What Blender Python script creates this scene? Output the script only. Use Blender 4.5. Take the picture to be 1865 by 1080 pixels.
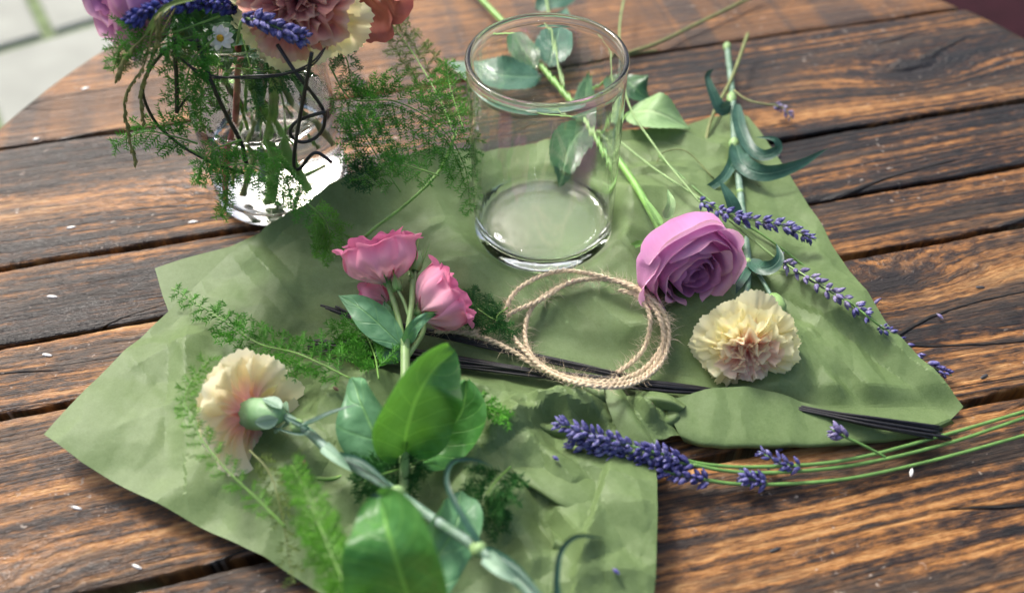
import bpy, math, random
import numpy as np
from mathutils import Vector, Matrix, noise
from mathutils.geometry import delaunay_2d_cdt

for o in list(bpy.data.objects): bpy.data.objects.remove(o)
scene = bpy.context.scene
COL = scene.collection
rad = math.radians
random.seed(11)

# ------------------------------------------------------------------ camera
PW, PH, FPX = 1865.0, 1080.0, 1638.8
PITCH, ROLL, CAMH = 0.8407, -0.0140, 0.4609
FW = Vector((0, math.cos(PITCH), -math.sin(PITCH)))
R0 = Vector((1, 0, 0)); U0 = R0.cross(FW)
RT = math.cos(ROLL) * R0 + math.sin(ROLL) * U0
UP = -math.sin(ROLL) * R0 + math.cos(ROLL) * U0
CAM = Vector((0, 0, CAMH))
cam_data = bpy.data.cameras.new('camera'); cam = bpy.data.objects.new('camera', cam_data); COL.objects.link(cam)
cam.matrix_world = Matrix(((RT.x, UP.x, -FW.x, CAM.x), (RT.y, UP.y, -FW.y, CAM.y), (RT.z, UP.z, -FW.z, CAM.z), (0, 0, 0, 1)))
cam_data.sensor_width = 36; cam_data.lens = FPX / PW * 36
cam_data.clip_start = 0.01; cam_data.clip_end = 200
cam_data.dof.use_dof = True; cam_data.dof.focus_distance = 0.578; cam_data.dof.aperture_fstop = 3.6
scene.camera = cam

# ------------------------------------------------------------------ light
SUN_AZ, SUN_EL = -36.0, 49.0           # from behind the table, a little to the left
world = bpy.data.worlds.new('World'); scene.world = world; world.use_nodes = True
wn = world.node_tree.nodes; wl = world.node_tree.links
bg = wn['Background']; sky = wn.new('ShaderNodeTexSky'); sky.sky_type = 'NISHITA'; sky.sun_disc = False
sky.sun_elevation = rad(SUN_EL); sky.sun_rotation = rad(SUN_AZ); sky.air_density = 0.85; sky.dust_density = 7.0; sky.ozone_density = 1.0
wl.new(sky.outputs[0], bg.inputs[0]); bg.inputs[1].default_value = 0.11
sun_d = bpy.data.lights.new('sun', 'SUN'); sun_d.energy = 1.5; sun_d.angle = rad(11); sun_d.color = (1.0, 0.985, 0.96)
sun = bpy.data.objects.new('sun', sun_d); COL.objects.link(sun)
sdir = Vector((math.sin(rad(SUN_AZ)) * math.cos(rad(SUN_EL)), math.cos(rad(SUN_AZ)) * math.cos(rad(SUN_EL)), math.sin(rad(SUN_EL))))
sun.rotation_euler = sdir.to_track_quat('Z', 'Y').to_euler(); sun.location = sdir * 5
vs = scene.view_settings
vs.view_transform = 'Standard'; vs.look = 'None'; vs.exposure = 1.12; vs.gamma = 1.0; vs.use_curve_mapping = False
cy = scene.cycles
cy.use_denoising = True; cy.max_bounces = 12; cy.transmission_bounces = 12; cy.glossy_bounces = 6; cy.diffuse_bounces = 4; cy.transparent_max_bounces = 16
cy.sample_clamp_indirect = 0.0; cy.blur_glossy = 0.0; cy.caustics_refractive = True; cy.caustics_reflective = True

# ------------------------------------------------------------------ helpers: where things stand
def ray(x, y):
    return FW + (x - PW / 2) / FPX * RT - (y - PH / 2) / FPX * UP
def P(x, y, z=0.0):                       # the point at height z
    d = ray(x, y); return CAM + d * ((z - CAMH) / d.z)
def PY(x, y, Y):                          # the point at distance Y behind the camera's foot
    d = ray(x, y); return CAM + d * (Y / d.y)
def mpp(p): return (Vector(p) - CAM).dot(FW) / FPX     # metres per picture pixel there
def lerp(a, b, t): return a + (b - a) * t
def sstep(a, b, x):
    t = np.clip((x - a) / (b - a), 0, 1); return t * t * (3 - 2 * t)
def catmull(pts, n):
    pts = [Vector(p) for p in pts]
    if len(pts) == 2: return [pts[0].lerp(pts[1], i / (n - 1)) for i in range(n)]
    ex = [pts[0] * 2 - pts[1]] + pts + [pts[-1] * 2 - pts[-2]]
    out = []
    for i in range(n):
        f = i / (n - 1) * (len(pts) - 1); k = min(int(f), len(pts) - 2); t = f - k
        a, b, c, d = ex[k:k + 4]
        out.append(0.5 * ((2 * b) + (c - a) * t + (2 * a - 5 * b + 4 * c - d) * t * t + (3 * b - 3 * c + d - a) * t ** 3))
    return out

# ------------------------------------------------------------------ helpers: objects
ROOT = {}
def tag(o, label=None, cat=None, group=None, kind=None):
    if label: o['label'] = label
    if cat: o['category'] = cat
    if group: o['group'] = group
    if kind: o['kind'] = kind
    return o
def thing(name, label, cat, loc=(0, 0, 0), group=None):
    o = bpy.data.objects.new(name, None); COL.objects.link(o); o.location = loc; o.empty_display_size = 0.02
    ROOT[o.name] = Vector(loc)
    return tag(o, label, cat, group)

class MB:
    def __init__(s): s.v = []; s.f = []; s.uv = []
    def vert(s, p, uv=(0, 0)):
        s.v.append((p[0], p[1], p[2])); s.uv.append(uv); return len(s.v) - 1
    def grid(s, rows, uvf=None, closed=False):
        nr, nc = len(rows), len(rows[0]); b = len(s.v)
        for i, r in enumerate(rows):
            for j, p in enumerate(r):
                s.vert(p, uvf(i, j) if uvf else (j / max(1, nc - 1), i / max(1, nr - 1)))
        for i in range(nr - 1):
            for j in range(nc if closed else nc - 1):
                k = (j + 1) % nc
                s.f.append((b + i * nc + j, b + i * nc + k, b + (i + 1) * nc + k, b + (i + 1) * nc + j))
        return b
    def tube(s, pts, r, seg=7, caps=True, rf=None):
        n = len(pts); rows = []
        t0 = (pts[1] - pts[0]).normalized(); nrm = t0.orthogonal().normalized()
        for i, p in enumerate(pts):
            t = (pts[min(i + 1, n - 1)] - pts[max(i - 1, 0)]).normalized()
            nrm = (nrm - t * nrm.dot(t)).normalized(); bn = t.cross(nrm)
            q = rf(i / (n - 1)) if rf else (r[0] + (r[1] - r[0]) * i / (n - 1) if isinstance(r, tuple) else r)
            rows.append([p + (nrm * math.cos(a) + bn * math.sin(a)) * q for a in [2 * math.pi * k / seg for k in range(seg)]])
        b = s.grid(rows, closed=True)
        if caps:
            s.f.append(tuple(b + k for k in reversed(range(seg)))); e = b + (n - 1) * seg; s.f.append(tuple(e + k for k in range(seg)))
    def lathe(s, prof, M, seg=24, closed=False):
        rows = [[M @ Vector((r * math.cos(2 * math.pi * k / seg), r * math.sin(2 * math.pi * k / seg), z)) for k in range(seg)] for r, z in prof]
        b = s.grid(rows, closed=True)
        if closed:
            n = len(prof)
            for j in range(seg):
                k = (j + 1) % seg; s.f.append((b + (n - 1) * seg + j, b + (n - 1) * seg + k, b + k, b + j))
        return b
    def ell(s, c, ax, L, r, seg=5, rings=4, pw=1.0):
        ax = Vector(ax).normalized(); n1 = ax.orthogonal().normalized(); n2 = ax.cross(n1)
        top = None; rows = []
        for i in range(rings):
            t = (i + 0.5) / rings if False else i / (rings - 1); q = r * max(0.12, math.sin(math.pi * (0.06 + 0.9 * t ** pw)))
            rows.append([Vector(c) + ax * (L * (t - 0.5)) + (n1 * math.cos(2 * math.pi * k / seg) + n2 * math.sin(2 * math.pi * k / seg)) * q for k in range(seg)])
        b = s.grid(rows, closed=True)
        s.f.append(tuple(b + k for k in reversed(range(seg)))); e = b + (rings - 1) * seg; s.f.append(tuple(e + k for k in range(seg)))
    def build(s, name, mat, parent=None, smooth=True, kind=None):
        base = Vector((0, 0, 0))
        if parent is not None: base = ROOT.get(parent.name, base)
        me = bpy.data.meshes.new(name)
        va = np.array(s.v, dtype=float).reshape(-1, 3) - np.array(base)
        me.from_pydata(va.tolist(), [], s.f)
        ul = me.uv_layers.new(name='uv')
        li = np.empty(len(me.loops), dtype=np.int32); me.loops.foreach_get('vertex_index', li)
        ul.data.foreach_set('uv', np.array(s.uv, dtype=np.float32)[li].ravel())
        if smooth: me.polygons.foreach_set('use_smooth', [True] * len(me.polygons))
        me.materials.append(mat)
        o = bpy.data.objects.new(name, me); COL.objects.link(o)
        if parent is not None: o.parent = parent
        ROOT[o.name] = base
        if kind: o['kind'] = kind
        return o
def centred(mb, name, mat, label, cat, group=None, kind=None, smooth=True):   # a thing that is one mesh: origin at its foot
    a = np.array(mb.v); c = Vector((a[:, 0].mean(), a[:, 1].mean(), a[:, 2].min()))
    mb.v = (a - np.array(c)).tolist(); o = mb.build(name, mat, None, smooth); o.location = c
    ROOT[o.name] = c
    return tag(o, label, cat, group, kind)

# ------------------------------------------------------------------ materials
class NT:
    def __init__(s, name):
        s.m = bpy.data.materials.new(name); s.m.use_nodes = True; s.t = s.m.node_tree; s.n = s.t.nodes; s.l = s.t.links
        s.b = s.n['Principled BSDF']; s.out = s.n['Material Output']
    def put(s, sock, v):
        if hasattr(v, 'is_output'): s.l.new(v, sock)
        elif isinstance(v, tuple) and len(v) == 3 and sock.type == 'RGBA': sock.default_value = (*v, 1)
        else: sock.default_value = v
    def new(s, typ, ins=None, **props):
        n = s.n.new('ShaderNode' + typ)
        for k, v in props.items(): setattr(n, k, v)
        for k, v in (ins or {}).items(): s.put(n.inputs[k], v)
        return n
    def math(s, op, a, b=0.0, c=0.0, clamp=False):
        n = s.n.new('ShaderNodeMath'); n.operation = op; n.use_clamp = clamp
        for i, v in enumerate((a, b, c)): s.put(n.inputs[i], v)
        return n.outputs[0]
    def noise(s, vec, scale, detail=2.0, rough=0.5, dist=0.0, out='Fac', dims='3D'):
        return s.new('TexNoise', {'Vector': vec, 'Scale': scale, 'Detail': detail, 'Roughness': rough, 'Distortion': dist}, noise_dimensions=dims).outputs[out]
    def mapv(s, vec, sc, loc=(0, 0, 0)):
        return s.new('Mapping', {'Vector': vec, 'Scale': sc, 'Location': loc}).outputs[0]
    def ramp(s, fac, stops, interp='LINEAR'):
        n = s.n.new('ShaderNodeValToRGB'); n.color_ramp.interpolation = interp; e = n.color_ramp.elements
        while len(e) < len(stops): e.new(0.5)
        for el, (p, c) in zip(e, stops): el.position = p; el.color = (*c, 1) if len(c) == 3 else c
        s.put(n.inputs[0], fac); return n.outputs[0]
    def mix(s, fac, a, b, blend='MIX'):
        n = s.n.new('ShaderNodeMix'); n.data_type = 'RGBA'; n.blend_type = blend; n.clamp_factor = True
        s.put(n.inputs[0], fac); s.put(n.inputs[6], a); s.put(n.inputs[7], b); return n.outputs[2]
    def rng(s, v, a, b, c, d):
        return s.new('MapRange', {0: v, 1: a, 2: b, 3: c, 4: d}).outputs[0]
    def bump(s, h, strength, dist, normal=None):
        ins = {'Height': h, 'Strength': strength, 'Distance': dist}
        if normal is not None: ins['Normal'] = normal
        return s.new('Bump', ins).outputs[0]
    def set(s, **kw):
        for k, v in kw.items(): s.put(s.b.inputs[k.replace('_', ' ')], v)
        return s.m
    def translucent(s, col, fac, normal=None):
        tr = s.new('BsdfTranslucent', {'Color': col})
        mx = s.new('MixShader', {0: fac}); s.l.new(s.b.outputs[0], mx.inputs[1]); s.l.new(tr.outputs[0], mx.inputs[2])
        s.l.new(mx.outputs[0], s.out.inputs[0]); return s.m
    def uv(s): return s.new('TexCoord').outputs['UV']
    def obj(s): return s.new('TexCoord').outputs['Object']
    def rnd(s): return s.new('ObjectInfo').outputs['Random']

def plain(name, col, rough=0.5, var=0.15, scale=60.0, spec=0.4, bump=0.0, bscale=300.0, trans=0.0, metal=0.0):
    n = NT(name); c = n.obj()
    f = n.noise(c, scale, 3.0)
    dark = tuple(x * (1 - var) for x in col); light = tuple(min(1, x * (1 + var)) for x in col)
    colr = n.ramp(f, [(0.3, dark), (0.7, light)])
    n.set(Base_Color=colr, Roughness=rough, Specular_IOR_Level=spec, Metallic=metal)
    if bump: n.set(Normal=n.bump(n.noise(c, bscale, 3.0), 0.5, bump))
    if trans: n.translucent(colr, trans)
    return n.m

def wood_mat(name, saw=0.0):
    n = NT(name); uv = n.uv(); sp = n.new('SeparateXYZ', {0: uv}); U, V = sp.outputs[0], sp.outputs[1]
    def nn(su, sv, det=3.0, rough=0.6, dist=0.0, off=(0, 0, 0)): return n.noise(n.mapv(uv, (su, sv, 1), off), 1.0, det, rough, dist, dims='2D')
    # a few knots bend the grain round them
    vor = n.new('TexVoronoi', {'Vector': n.mapv(uv, (3.3, 9.0, 1)), 'Scale': 1.0, 'Randomness': 1.0}, voronoi_dimensions='2D')
    kd = n.math('ADD', vor.outputs['Distance'], n.math('MULTIPLY', n.math('SUBTRACT', nn(60, 120), 0.5), 0.10))
    sel = n.math('GREATER_THAN', n.new('SeparateColor', {0: vor.outputs['Color']}).outputs[0], 0.72)
    kb = n.math('MULTIPLY', n.math('EXPONENT', n.math('MULTIPLY', n.math('MULTIPLY', kd, kd), -22.0)), sel)
    g = n.math('ADD', V, n.math('ADD', n.math('MULTIPLY', nn(1.2, 4.0, 1.0), 0.036), n.math('ADD', n.math('MULTIPLY', nn(8.0, 30.0, 2.0), 0.005), n.math('MULTIPLY', kb, 0.022))))
    gv = n.new('CombineXYZ', {0: n.math('MULTIPLY', U, 1.0), 1: g}).outputs[0]
    def gn(su, sv, det=3.0, rough=0.6, off=(0, 0, 0)): return n.noise(n.mapv(gv, (su, sv, 1), off), 1.0, det, rough, 0.0, dims='2D')
    ridge = gn(1.6, 190.0, 2.0, 0.5)                       # growth rings cut lengthwise, uneven
    ridge = n.rng(ridge, 0.36, 0.62, 0.0, 1.0)
    fib = gn(26.0, 950.0, 3.0, 0.65); fib2 = gn(70.0, 420.0, 4.0, 0.7); mott = nn(95.0, 260.0, 4.0, 0.7)
    broad = gn(2.4, 26.0, 4.0, 0.62, (3, 1, 0)); patch = nn(5.5, 15.0, 4.0, 0.62, 0.5, (8, 2, 0))
    tone = n.math('ADD', n.math('MULTIPLY', ridge, 0.20), n.math('ADD', n.math('MULTIPLY', broad, 0.62), n.math('ADD', n.math('MULTIPLY', patch, 0.42), n.math('ADD', n.math('MULTIPLY', fib2, 0.46), n.math('MULTIPLY', mott, 0.34)))))
    col = n.ramp(n.math('ADD', n.math('SUBTRACT', tone, 0.49), n.math('MULTIPLY', n.rnd(), 0.17)), [(0.42, (0.003, 0.0025, 0.002)), (0.54, (0.021, 0.010, 0.006)), (0.62, (0.080, 0.036, 0.012)), (0.74, (0.265, 0.112, 0.027)), (0.90, (0.46, 0.250, 0.090))])
    grey = gn(4.2, 34.0, 5.0, 0.68, (4, 9, 0))
    gm = n.rng(n.math('ADD', grey, n.math('MULTIPLY', n.rnd(), 0.10)), 0.53, 0.68, 0.0, 0.8)
    gcol = n.ramp(n.math('ADD', n.math('MULTIPLY', fib, 0.4), n.math('MULTIPLY', fib2, 0.6)), [(0.36, (0.005, 0.004, 0.0035)), (0.66, (0.085, 0.056, 0.034))])
    col = n.mix(gm, col, gcol)
    if saw:
        sm = n.math('MULTIPLY', n.rng(nn(30.0, 2.2, 2.0, 0.5, 0.3), 0.44, 0.58, 0.0, 1.0), saw)
        col = n.mix(sm, n.mix(0.35, col, (0.33, 0.15, 0.05)), n.mix(0.6, col, (0.05, 0.038, 0.032)))
    col = n.mix(n.math('MULTIPLY', n.rng(kd, 0.05, 0.15, 1.0, 0.0), sel), col, (0.010, 0.007, 0.006))
    cn = gn(1.7, 15.0, 1.0, 0.4, (2, 6, 0)); cm = nn(5.0, 16.0, 1.0, 0.5, 0.0, (7, 3, 0))
    crack = n.math('MULTIPLY', n.rng(n.math('ABSOLUTE', n.math('SUBTRACT', cn, 0.5)), 0.002, 0.008, 1.0, 0.0), n.rng(cm, 0.47, 0.55, 0.0, 1.0))
    col = n.mix(crack, col, (0.006, 0.005, 0.004))
    scm = n.math('MULTIPLY', n.rng(nn(140.0, 190.0, 2.0), 0.69, 0.76, 0.0, 0.6), n.rng(nn(9.0, 11.0, 2.0, 0.5, 0.0, (1, 5, 0)), 0.5, 0.62, 0.0, 1.0))
    col = n.mix(scm, col, (0.42, 0.36, 0.30))
    h = n.math('ADD', n.math('MULTIPLY', ridge, 0.55), n.math('ADD', n.math('MULTIPLY', fib, 0.45), n.math('ADD', n.math('MULTIPLY', fib2, 0.75), n.math('MULTIPLY', mott, 0.35))))
    h = n.math('SUBTRACT', h, n.math('MULTIPLY', crack, 2.5))
    rough = n.rng(n.math('ADD', n.math('MULTIPLY', fib2, 0.6), n.math('MULTIPLY', grey, 0.4)), 0.3, 0.7, 0.30, 0.55)
    n.set(Base_Color=col, Roughness=rough, Specular_IOR_Level=0.42, Normal=n.bump(h, 0.9, 0.0018), Coat_Weight=0.04, Coat_Roughness=0.25, Coat_Normal=n.bump(h, 0.6, 0.0014))
    return n.m

def paper_mat():
    n = NT('green_paper'); c = n.obj()
    a = n.noise(c, 22.0, 4.0, 0.6); b = n.noise(c, 900.0, 3.0, 0.7); d = n.noise(n.mapv(c, (1, 1, 0.1)), 260.0, 3.0, 0.7)
    t = n.math('ADD', n.math('MULTIPLY', a, 0.35), n.math('ADD', n.math('MULTIPLY', b, 0.35), n.math('MULTIPLY', d, 0.3)))
    col = n.ramp(t, [(0.36, (0.104, 0.166, 0.056)), (0.64, (0.170, 0.248, 0.103))])
    n.set(Base_Color=col, Roughness=0.5, Specular_IOR_Level=0.28, Normal=n.bump(n.math('ADD', b, n.math('MULTIPLY', d, 0.8)), 0.35, 0.00035))
    return n.translucent((0.26, 0.31, 0.07), 0.14)

def leaf_mat(name, c1, c2, vein, rough=0.42, nveins=9.0, trans=0.25, tcol=(0.22, 0.42, 0.05), side=0.0, mid=0.055, vs_=0.35, wrk=0.0):
    n = NT(name); uv = n.uv(); sp = n.new('SeparateXYZ', {0: uv}); c = n.obj()
    s = n.math('ABSOLUTE', n.math('SUBTRACT', sp.outputs[0], 0.5))
    f = n.noise(c, 70.0, 3.0, 0.6)
    col = n.ramp(f, [(0.3, c1), (0.7, c2)])
    midm = n.rng(s, mid * 0.4, mid, 1.0, 0.0)
    vv = n.math('PINGPONG', n.math('MULTIPLY', n.math('SUBTRACT', sp.outputs[1], n.math('MULTIPLY', s, 0.55)), nveins), 0.5)
    vm = n.math('MULTIPLY', n.rng(vv, 0.0, 0.07, 1.0, 0.0), vs_)
    col = n.mix(n.math('MAXIMUM', midm, vm), col, vein)
    h = n.math('SUBTRACT', n.math('ADD', n.noise(c, 160.0, 2.0), n.math('MULTIPLY', n.noise(c, 52.0, 2.0), wrk)), n.math('ADD', midm, vm))
    n.set(Base_Color=col, Roughness=rough, Specular_IOR_Level=0.45, Normal=n.bump(h, 0.55, 0.0010))
    if trans: n.translucent(n.mix(0.5, col, tcol), trans)
    return n.m

def petal_mat(name, stops, rough=0.5, trans=0.3, vein=0.06, var=0.10, edge=None):
    n = NT(name); uv = n.uv(); sp = n.new('SeparateXYZ', {0: uv}); c = n.obj(); r = n.rnd()
    t = n.math('ADD', sp.outputs[1], n.math('MULTIPLY', n.math('SUBTRACT', r, 0.5), var * 2))
    t = n.math('ADD', t, n.math('MULTIPLY', n.math('SUBTRACT', n.noise(c, 90.0, 3.0), 0.5), 0.22))
    col = n.ramp(t, stops)
    st = n.noise(n.new('CombineXYZ', {0: n.math('MULTIPLY', sp.outputs[0], 34.0), 1: n.math('MULTIPLY', sp.outputs[1], 2.0), 2: n.math('MULTIPLY', r, 50.0)}).outputs[0], 1.0, 3.0, 0.6)
    col = n.mix(n.rng(st, 0.35, 0.75, 0.0, vein * 4), col, n.mix(0.35, col, (0.35, 0.02, 0.09)))
    if edge: col = n.mix(n.math('MULTIPLY', n.rng(sp.outputs[1], 0.93, 1.0, 0.0, 0.6), n.rng(n.noise(c, 120.0, 2.0), 0.45, 0.65, 0.0, 1.0)), col, edge)
    n.set(Base_Color=col, Roughness=rough, Specular_IOR_Level=0.25, Normal=n.bump(st, 0.25, 0.0006))
    n.b.inputs['Sheen Weight'].default_value = 0.10
    return n.translucent(col, trans)

M = {}
M['wood'] = wood_mat('weathered_wood'); M['wood_saw'] = wood_mat('saw_marked_wood', 0.8)
M['paper'] = paper_mat()
M['staple'] = plain('staple_steel', (0.50, 0.49, 0.47), 0.45, 0.45, 1500, 0.5, metal=0.3)
g_ = NT('clear_glass'); c_ = g_.obj(); M['glass'] = g_.set(Normal=g_.bump(g_.math('ADD', g_.noise(g_.mapv(c_, (1, 1, 0.10)), 120.0, 2.0), g_.math('MULTIPLY', g_.noise(c_, 30.0, 1.0), 1.5)), 0.12, 0.0010), Base_Color=(0.99, 1.0, 0.995), Roughness=0.0, IOR=1.46, Transmission_Weight=1.0)
g_ = NT('clear_water'); M['water'] = g_.set(Base_Color=(0.985, 0.995, 0.99), Roughness=0.0, IOR=1.33, Transmission_Weight=1.0)
M['black'] = plain('black_wire', (0.012, 0.012, 0.014), 0.36, 0.3, 400, 0.5)
M['stem'] = plain('fresh_green_stem', (0.16, 0.33, 0.06), 0.4, 0.25, 90, 0.45, trans=0.12)
M['stem_pale'] = plain('pale_green_stem', (0.27, 0.42, 0.16), 0.42, 0.2, 90, 0.4, trans=0.12)
M['stem_rose'] = plain('rose_stem', (0.20, 0.42, 0.09), 0.36, 0.2, 70, 0.5, trans=0.1)
M['stem_olive'] = plain('olive_stem', (0.17, 0.20, 0.07), 0.5, 0.25, 90, 0.35)
M['stem_red'] = plain('red_stem', (0.30, 0.07, 0.06), 0.45, 0.3, 120, 0.4)
M['stem_lav'] = plain('lavender_stem', (0.13, 0.27, 0.07), 0.45, 0.22, 120, 0.4, trans=0.1)
M['stem_dry'] = plain('dry_stem', (0.30, 0.32, 0.14), 0.5, 0.2, 120, 0.3)
n_ = NT('glaucous_stem'); c_ = n_.obj()
M['stem_car'] = n_.set(Base_Color=n_.ramp(n_.noise(n_.mapv(c_, (1, 1, 1)), 130.0, 4.0, 0.65), [(0.35, (0.075, 0.17, 0.09)), (0.65, (0.20, 0.30, 0.24))]), Roughness=0.5)
M['node_car'] = plain('carnation_node', (0.28, 0.44, 0.18), 0.45, 0.25, 150, 0.4, trans=0.12)
M['leaf_car'] = leaf_mat('carnation_leaf', (0.016, 0.066, 0.040), (0.042, 0.120, 0.082), (0.06, 0.15, 0.10), 0.42, 1.0, 0.12, (0.08, 0.24, 0.10), vs_=0.0)
M['bract_car'] = leaf_mat('pale_bract', (0.20, 0.35, 0.22), (0.32, 0.46, 0.36), (0.26, 0.42, 0.28), 0.5, 1.0, 0.2, (0.3, 0.42, 0.4), vs_=0.0)
M['calyx_car'] = leaf_mat('carnation_calyx', (0.16, 0.36, 0.14), (0.36, 0.55, 0.33), (0.3, 0.5, 0.25), 0.45, 1.0, 0.15, (0.2, 0.4, 0.1), vs_=0.0)
M['leaf_lis'] = leaf_mat('lisianthus_leaf', (0.040, 0.165, 0.030), (0.090, 0.270, 0.065), (0.20, 0.46, 0.09), 0.36, 7.0, 0.30, (0.20, 0.52, 0.03), mid=0.03, vs_=0.45, wrk=7.0)
M['leaf_lis_up'] = leaf_mat('lisianthus_bluish_leaf', (0.085, 0.235, 0.105), (0.155, 0.34, 0.175), (0.20, 0.42, 0.16), 0.4, 3.0, 0.22, (0.18, 0.45, 0.06), mid=0.03, vs_=0.4, wrk=5.0)
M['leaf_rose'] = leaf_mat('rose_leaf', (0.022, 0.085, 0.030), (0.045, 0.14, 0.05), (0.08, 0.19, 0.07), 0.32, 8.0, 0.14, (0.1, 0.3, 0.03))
M['leaf_rose_blue'] = leaf_mat('rose_leaf_bluish', (0.035, 0.115, 0.07), (0.07, 0.185, 0.12), (0.11, 0.24, 0.14), 0.3, 8.0, 0.12, (0.1, 0.3, 0.05))  # bluer and slightly lighter green than the other rose leaves
M['leaf_rose_pale'] = leaf_mat('rose_leaf_underside', (0.24, 0.42, 0.16), (0.33, 0.52, 0.24), (0.40, 0.58, 0.28), 0.5, 8.0, 0.25, (0.3, 0.5, 0.1))
M['sepal'] = leaf_mat('sepal_green', (0.14, 0.32, 0.07), (0.24, 0.44, 0.13), (0.22, 0.40, 0.12), 0.45, 1.0, 0.2, vs_=0.0)
M['rose'] = petal_mat('lilac_rose_petal', [(0.0, (0.40, 0.14, 0.33)), (0.45, (0.70, 0.30, 0.59)), (0.85, (0.81, 0.43, 0.67)), (1.0, (0.84, 0.50, 0.64))], 0.5, 0.32, 0.05, 0.06, (0.55, 0.25, 0.24))
M['rose_deep'] = petal_mat('deep_rose_petal', [(0.0, (0.32, 0.09, 0.27)), (0.5, (0.50, 0.17, 0.44)), (1.0, (0.66, 0.29, 0.55))], 0.5, 0.25, 0.03, 0.06, (0.40, 0.10, 0.14))
M['lis'] = petal_mat('pink_lisianthus_petal', [(0.0, (0.90, 0.66, 0.62)), (0.25, (0.92, 0.54, 0.62)), (0.7, (0.90, 0.38, 0.54)), (1.0, (0.88, 0.27, 0.46))], 0.5, 0.35, 0.025, 0.06)
M['lis_deep'] = petal_mat('deep_lisianthus_petal', [(0.0, (0.80, 0.40, 0.48)), (0.4, (0.84, 0.32, 0.48)), (1.0, (0.82, 0.24, 0.44))], 0.5, 0.35, 0.025, 0.06)
M['car'] = petal_mat('cream_carnation_petal', [(0.0, (0.93, 0.50, 0.36)), (0.30, (0.95, 0.70, 0.48)), (0.55, (0.95, 0.86, 0.54)), (0.95, (0.95, 0.92, 0.60))], 0.55, 0.5, 0.0, 0.08)
M['car_in'] = petal_mat('peach_carnation_petal', [(0.0, (0.95, 0.44, 0.36)), (0.5, (0.95, 0.60, 0.50)), (0.85, (0.95, 0.74, 0.58)), (1.0, (0.95, 0.87, 0.62))], 0.55, 0.5, 0.0, 0.10)
M['car_out'] = petal_mat('streaked_carnation_petal', [(0.0, (0.88, 0.34, 0.36)), (0.30, (0.92, 0.58, 0.46)), (0.55, (0.95, 0.84, 0.58)), (1.0, (0.95, 0.91, 0.68))], 0.55, 0.5, 0.05, 0.06)
M['car_rose'] = petal_mat('rosy_carnation_petal', [(0.0, (0.45, 0.06, 0.12)), (0.5, (0.62, 0.17, 0.18)), (0.9, (0.70, 0.32, 0.25)), (1.0, (0.74, 0.48, 0.34))], 0.55, 0.25, 0.04, 0.08)
M['rust'] = petal_mat('rusty_petal', [(0.0, (0.30, 0.12, 0.06)), (0.5, (0.48, 0.20, 0.14)), (1.0, (0.42, 0.12, 0.10))], 0.55, 0.2, 0.07, 0.08)
M['bud'] = petal_mat('bud_green', [(0.0, (0.22, 0.42, 0.12)), (0.6, (0.34, 0.52, 0.20)), (1.0, (0.55, 0.66, 0.34))], 0.45, 0.15, 0.0, 0.05)
def lav_mat(name, a, b, c):
    n = NT(name); r = n.noise(n.obj(), 420.0, 2.0); uv = n.new('SeparateXYZ', {0: n.uv()})
    r = n.math('ADD', n.math('MULTIPLY', r, 0.55), n.math('MULTIPLY', n.noise(n.obj(), 160.0, 2.0), 0.45)); col = n.ramp(r, [(0.36, a), (0.5, b), (0.62, c)]); col = n.mix(n.rng(uv.outputs[1], 0.0, 0.35, 0.7, 0.0), col, (0.22, 0.22, 0.20))
    return n.set(Base_Color=col, Roughness=0.6, Specular_IOR_Level=0.25)
M['lav'] = lav_mat('lavender_bud', (0.030, 0.030, 0.105), (0.085, 0.082, 0.25), (0.26, 0.25, 0.45))
M['lav_dry'] = lav_mat('dry_lavender_bud', (0.09, 0.075, 0.15), (0.17, 0.15, 0.30), (0.36, 0.33, 0.45))
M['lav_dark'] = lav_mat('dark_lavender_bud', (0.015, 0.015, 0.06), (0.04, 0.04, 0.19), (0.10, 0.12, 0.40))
M['fern'] = plain('fern_green', (0.085, 0.285, 0.030), 0.45, 0.4, 70, 0.35, trans=0.25)
M['fern_light'] = plain('fern_bright_green', (0.13, 0.34, 0.04), 0.45, 0.35, 60, 0.35, trans=0.35)
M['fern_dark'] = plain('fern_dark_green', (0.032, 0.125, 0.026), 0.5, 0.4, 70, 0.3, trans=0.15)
M['fern_olive'] = plain('fern_olive_green', (0.14, 0.21, 0.05), 0.5, 0.35, 60, 0.3, trans=0.25)
M['grass_dry'] = plain('dry_grass', (0.26, 0.25, 0.10), 0.6, 0.35, 150, 0.2, trans=0.15)
M['twine'] = plain('jute_twine', (0.60, 0.49, 0.34), 0.85, 0.28, 500, 0.15, 0.0006, 1500)
M['fibre'] = plain('jute_fibre', (0.60, 0.50, 0.35), 0.8, 0.2, 300, 0.15)
M['daisy'] = plain('daisy_white', (0.80, 0.80, 0.76), 0.55, 0.06, 90, 0.2, trans=0.25)
M['yolk'] = plain('daisy_yellow', (0.62, 0.36, 0.03), 0.6, 0.3, 900, 0.2, 0.0006, 2500)
M['stone'] = plain('paving_stone', (0.30, 0.315, 0.28), 0.8, 0.10, 9, 0.2, 0.002, 120)
M['moss'] = plain('mossy_joint', (0.16, 0.21, 0.11), 0.95, 0.25, 14, 0.1, 0.004, 60)
M['maroon'] = plain('burgundy_cloth', (0.022, 0.005, 0.009), 0.9, 0.2, 30, 0.15, 0.0008, 900)
M['iron'] = plain('dark_iron', (0.03, 0.03, 0.032), 0.5, 0.2, 50, 0.4)
M['seed'] = plain('brown_seed', (0.20, 0.12, 0.08), 0.6, 0.5, 600, 0.3)

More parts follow.
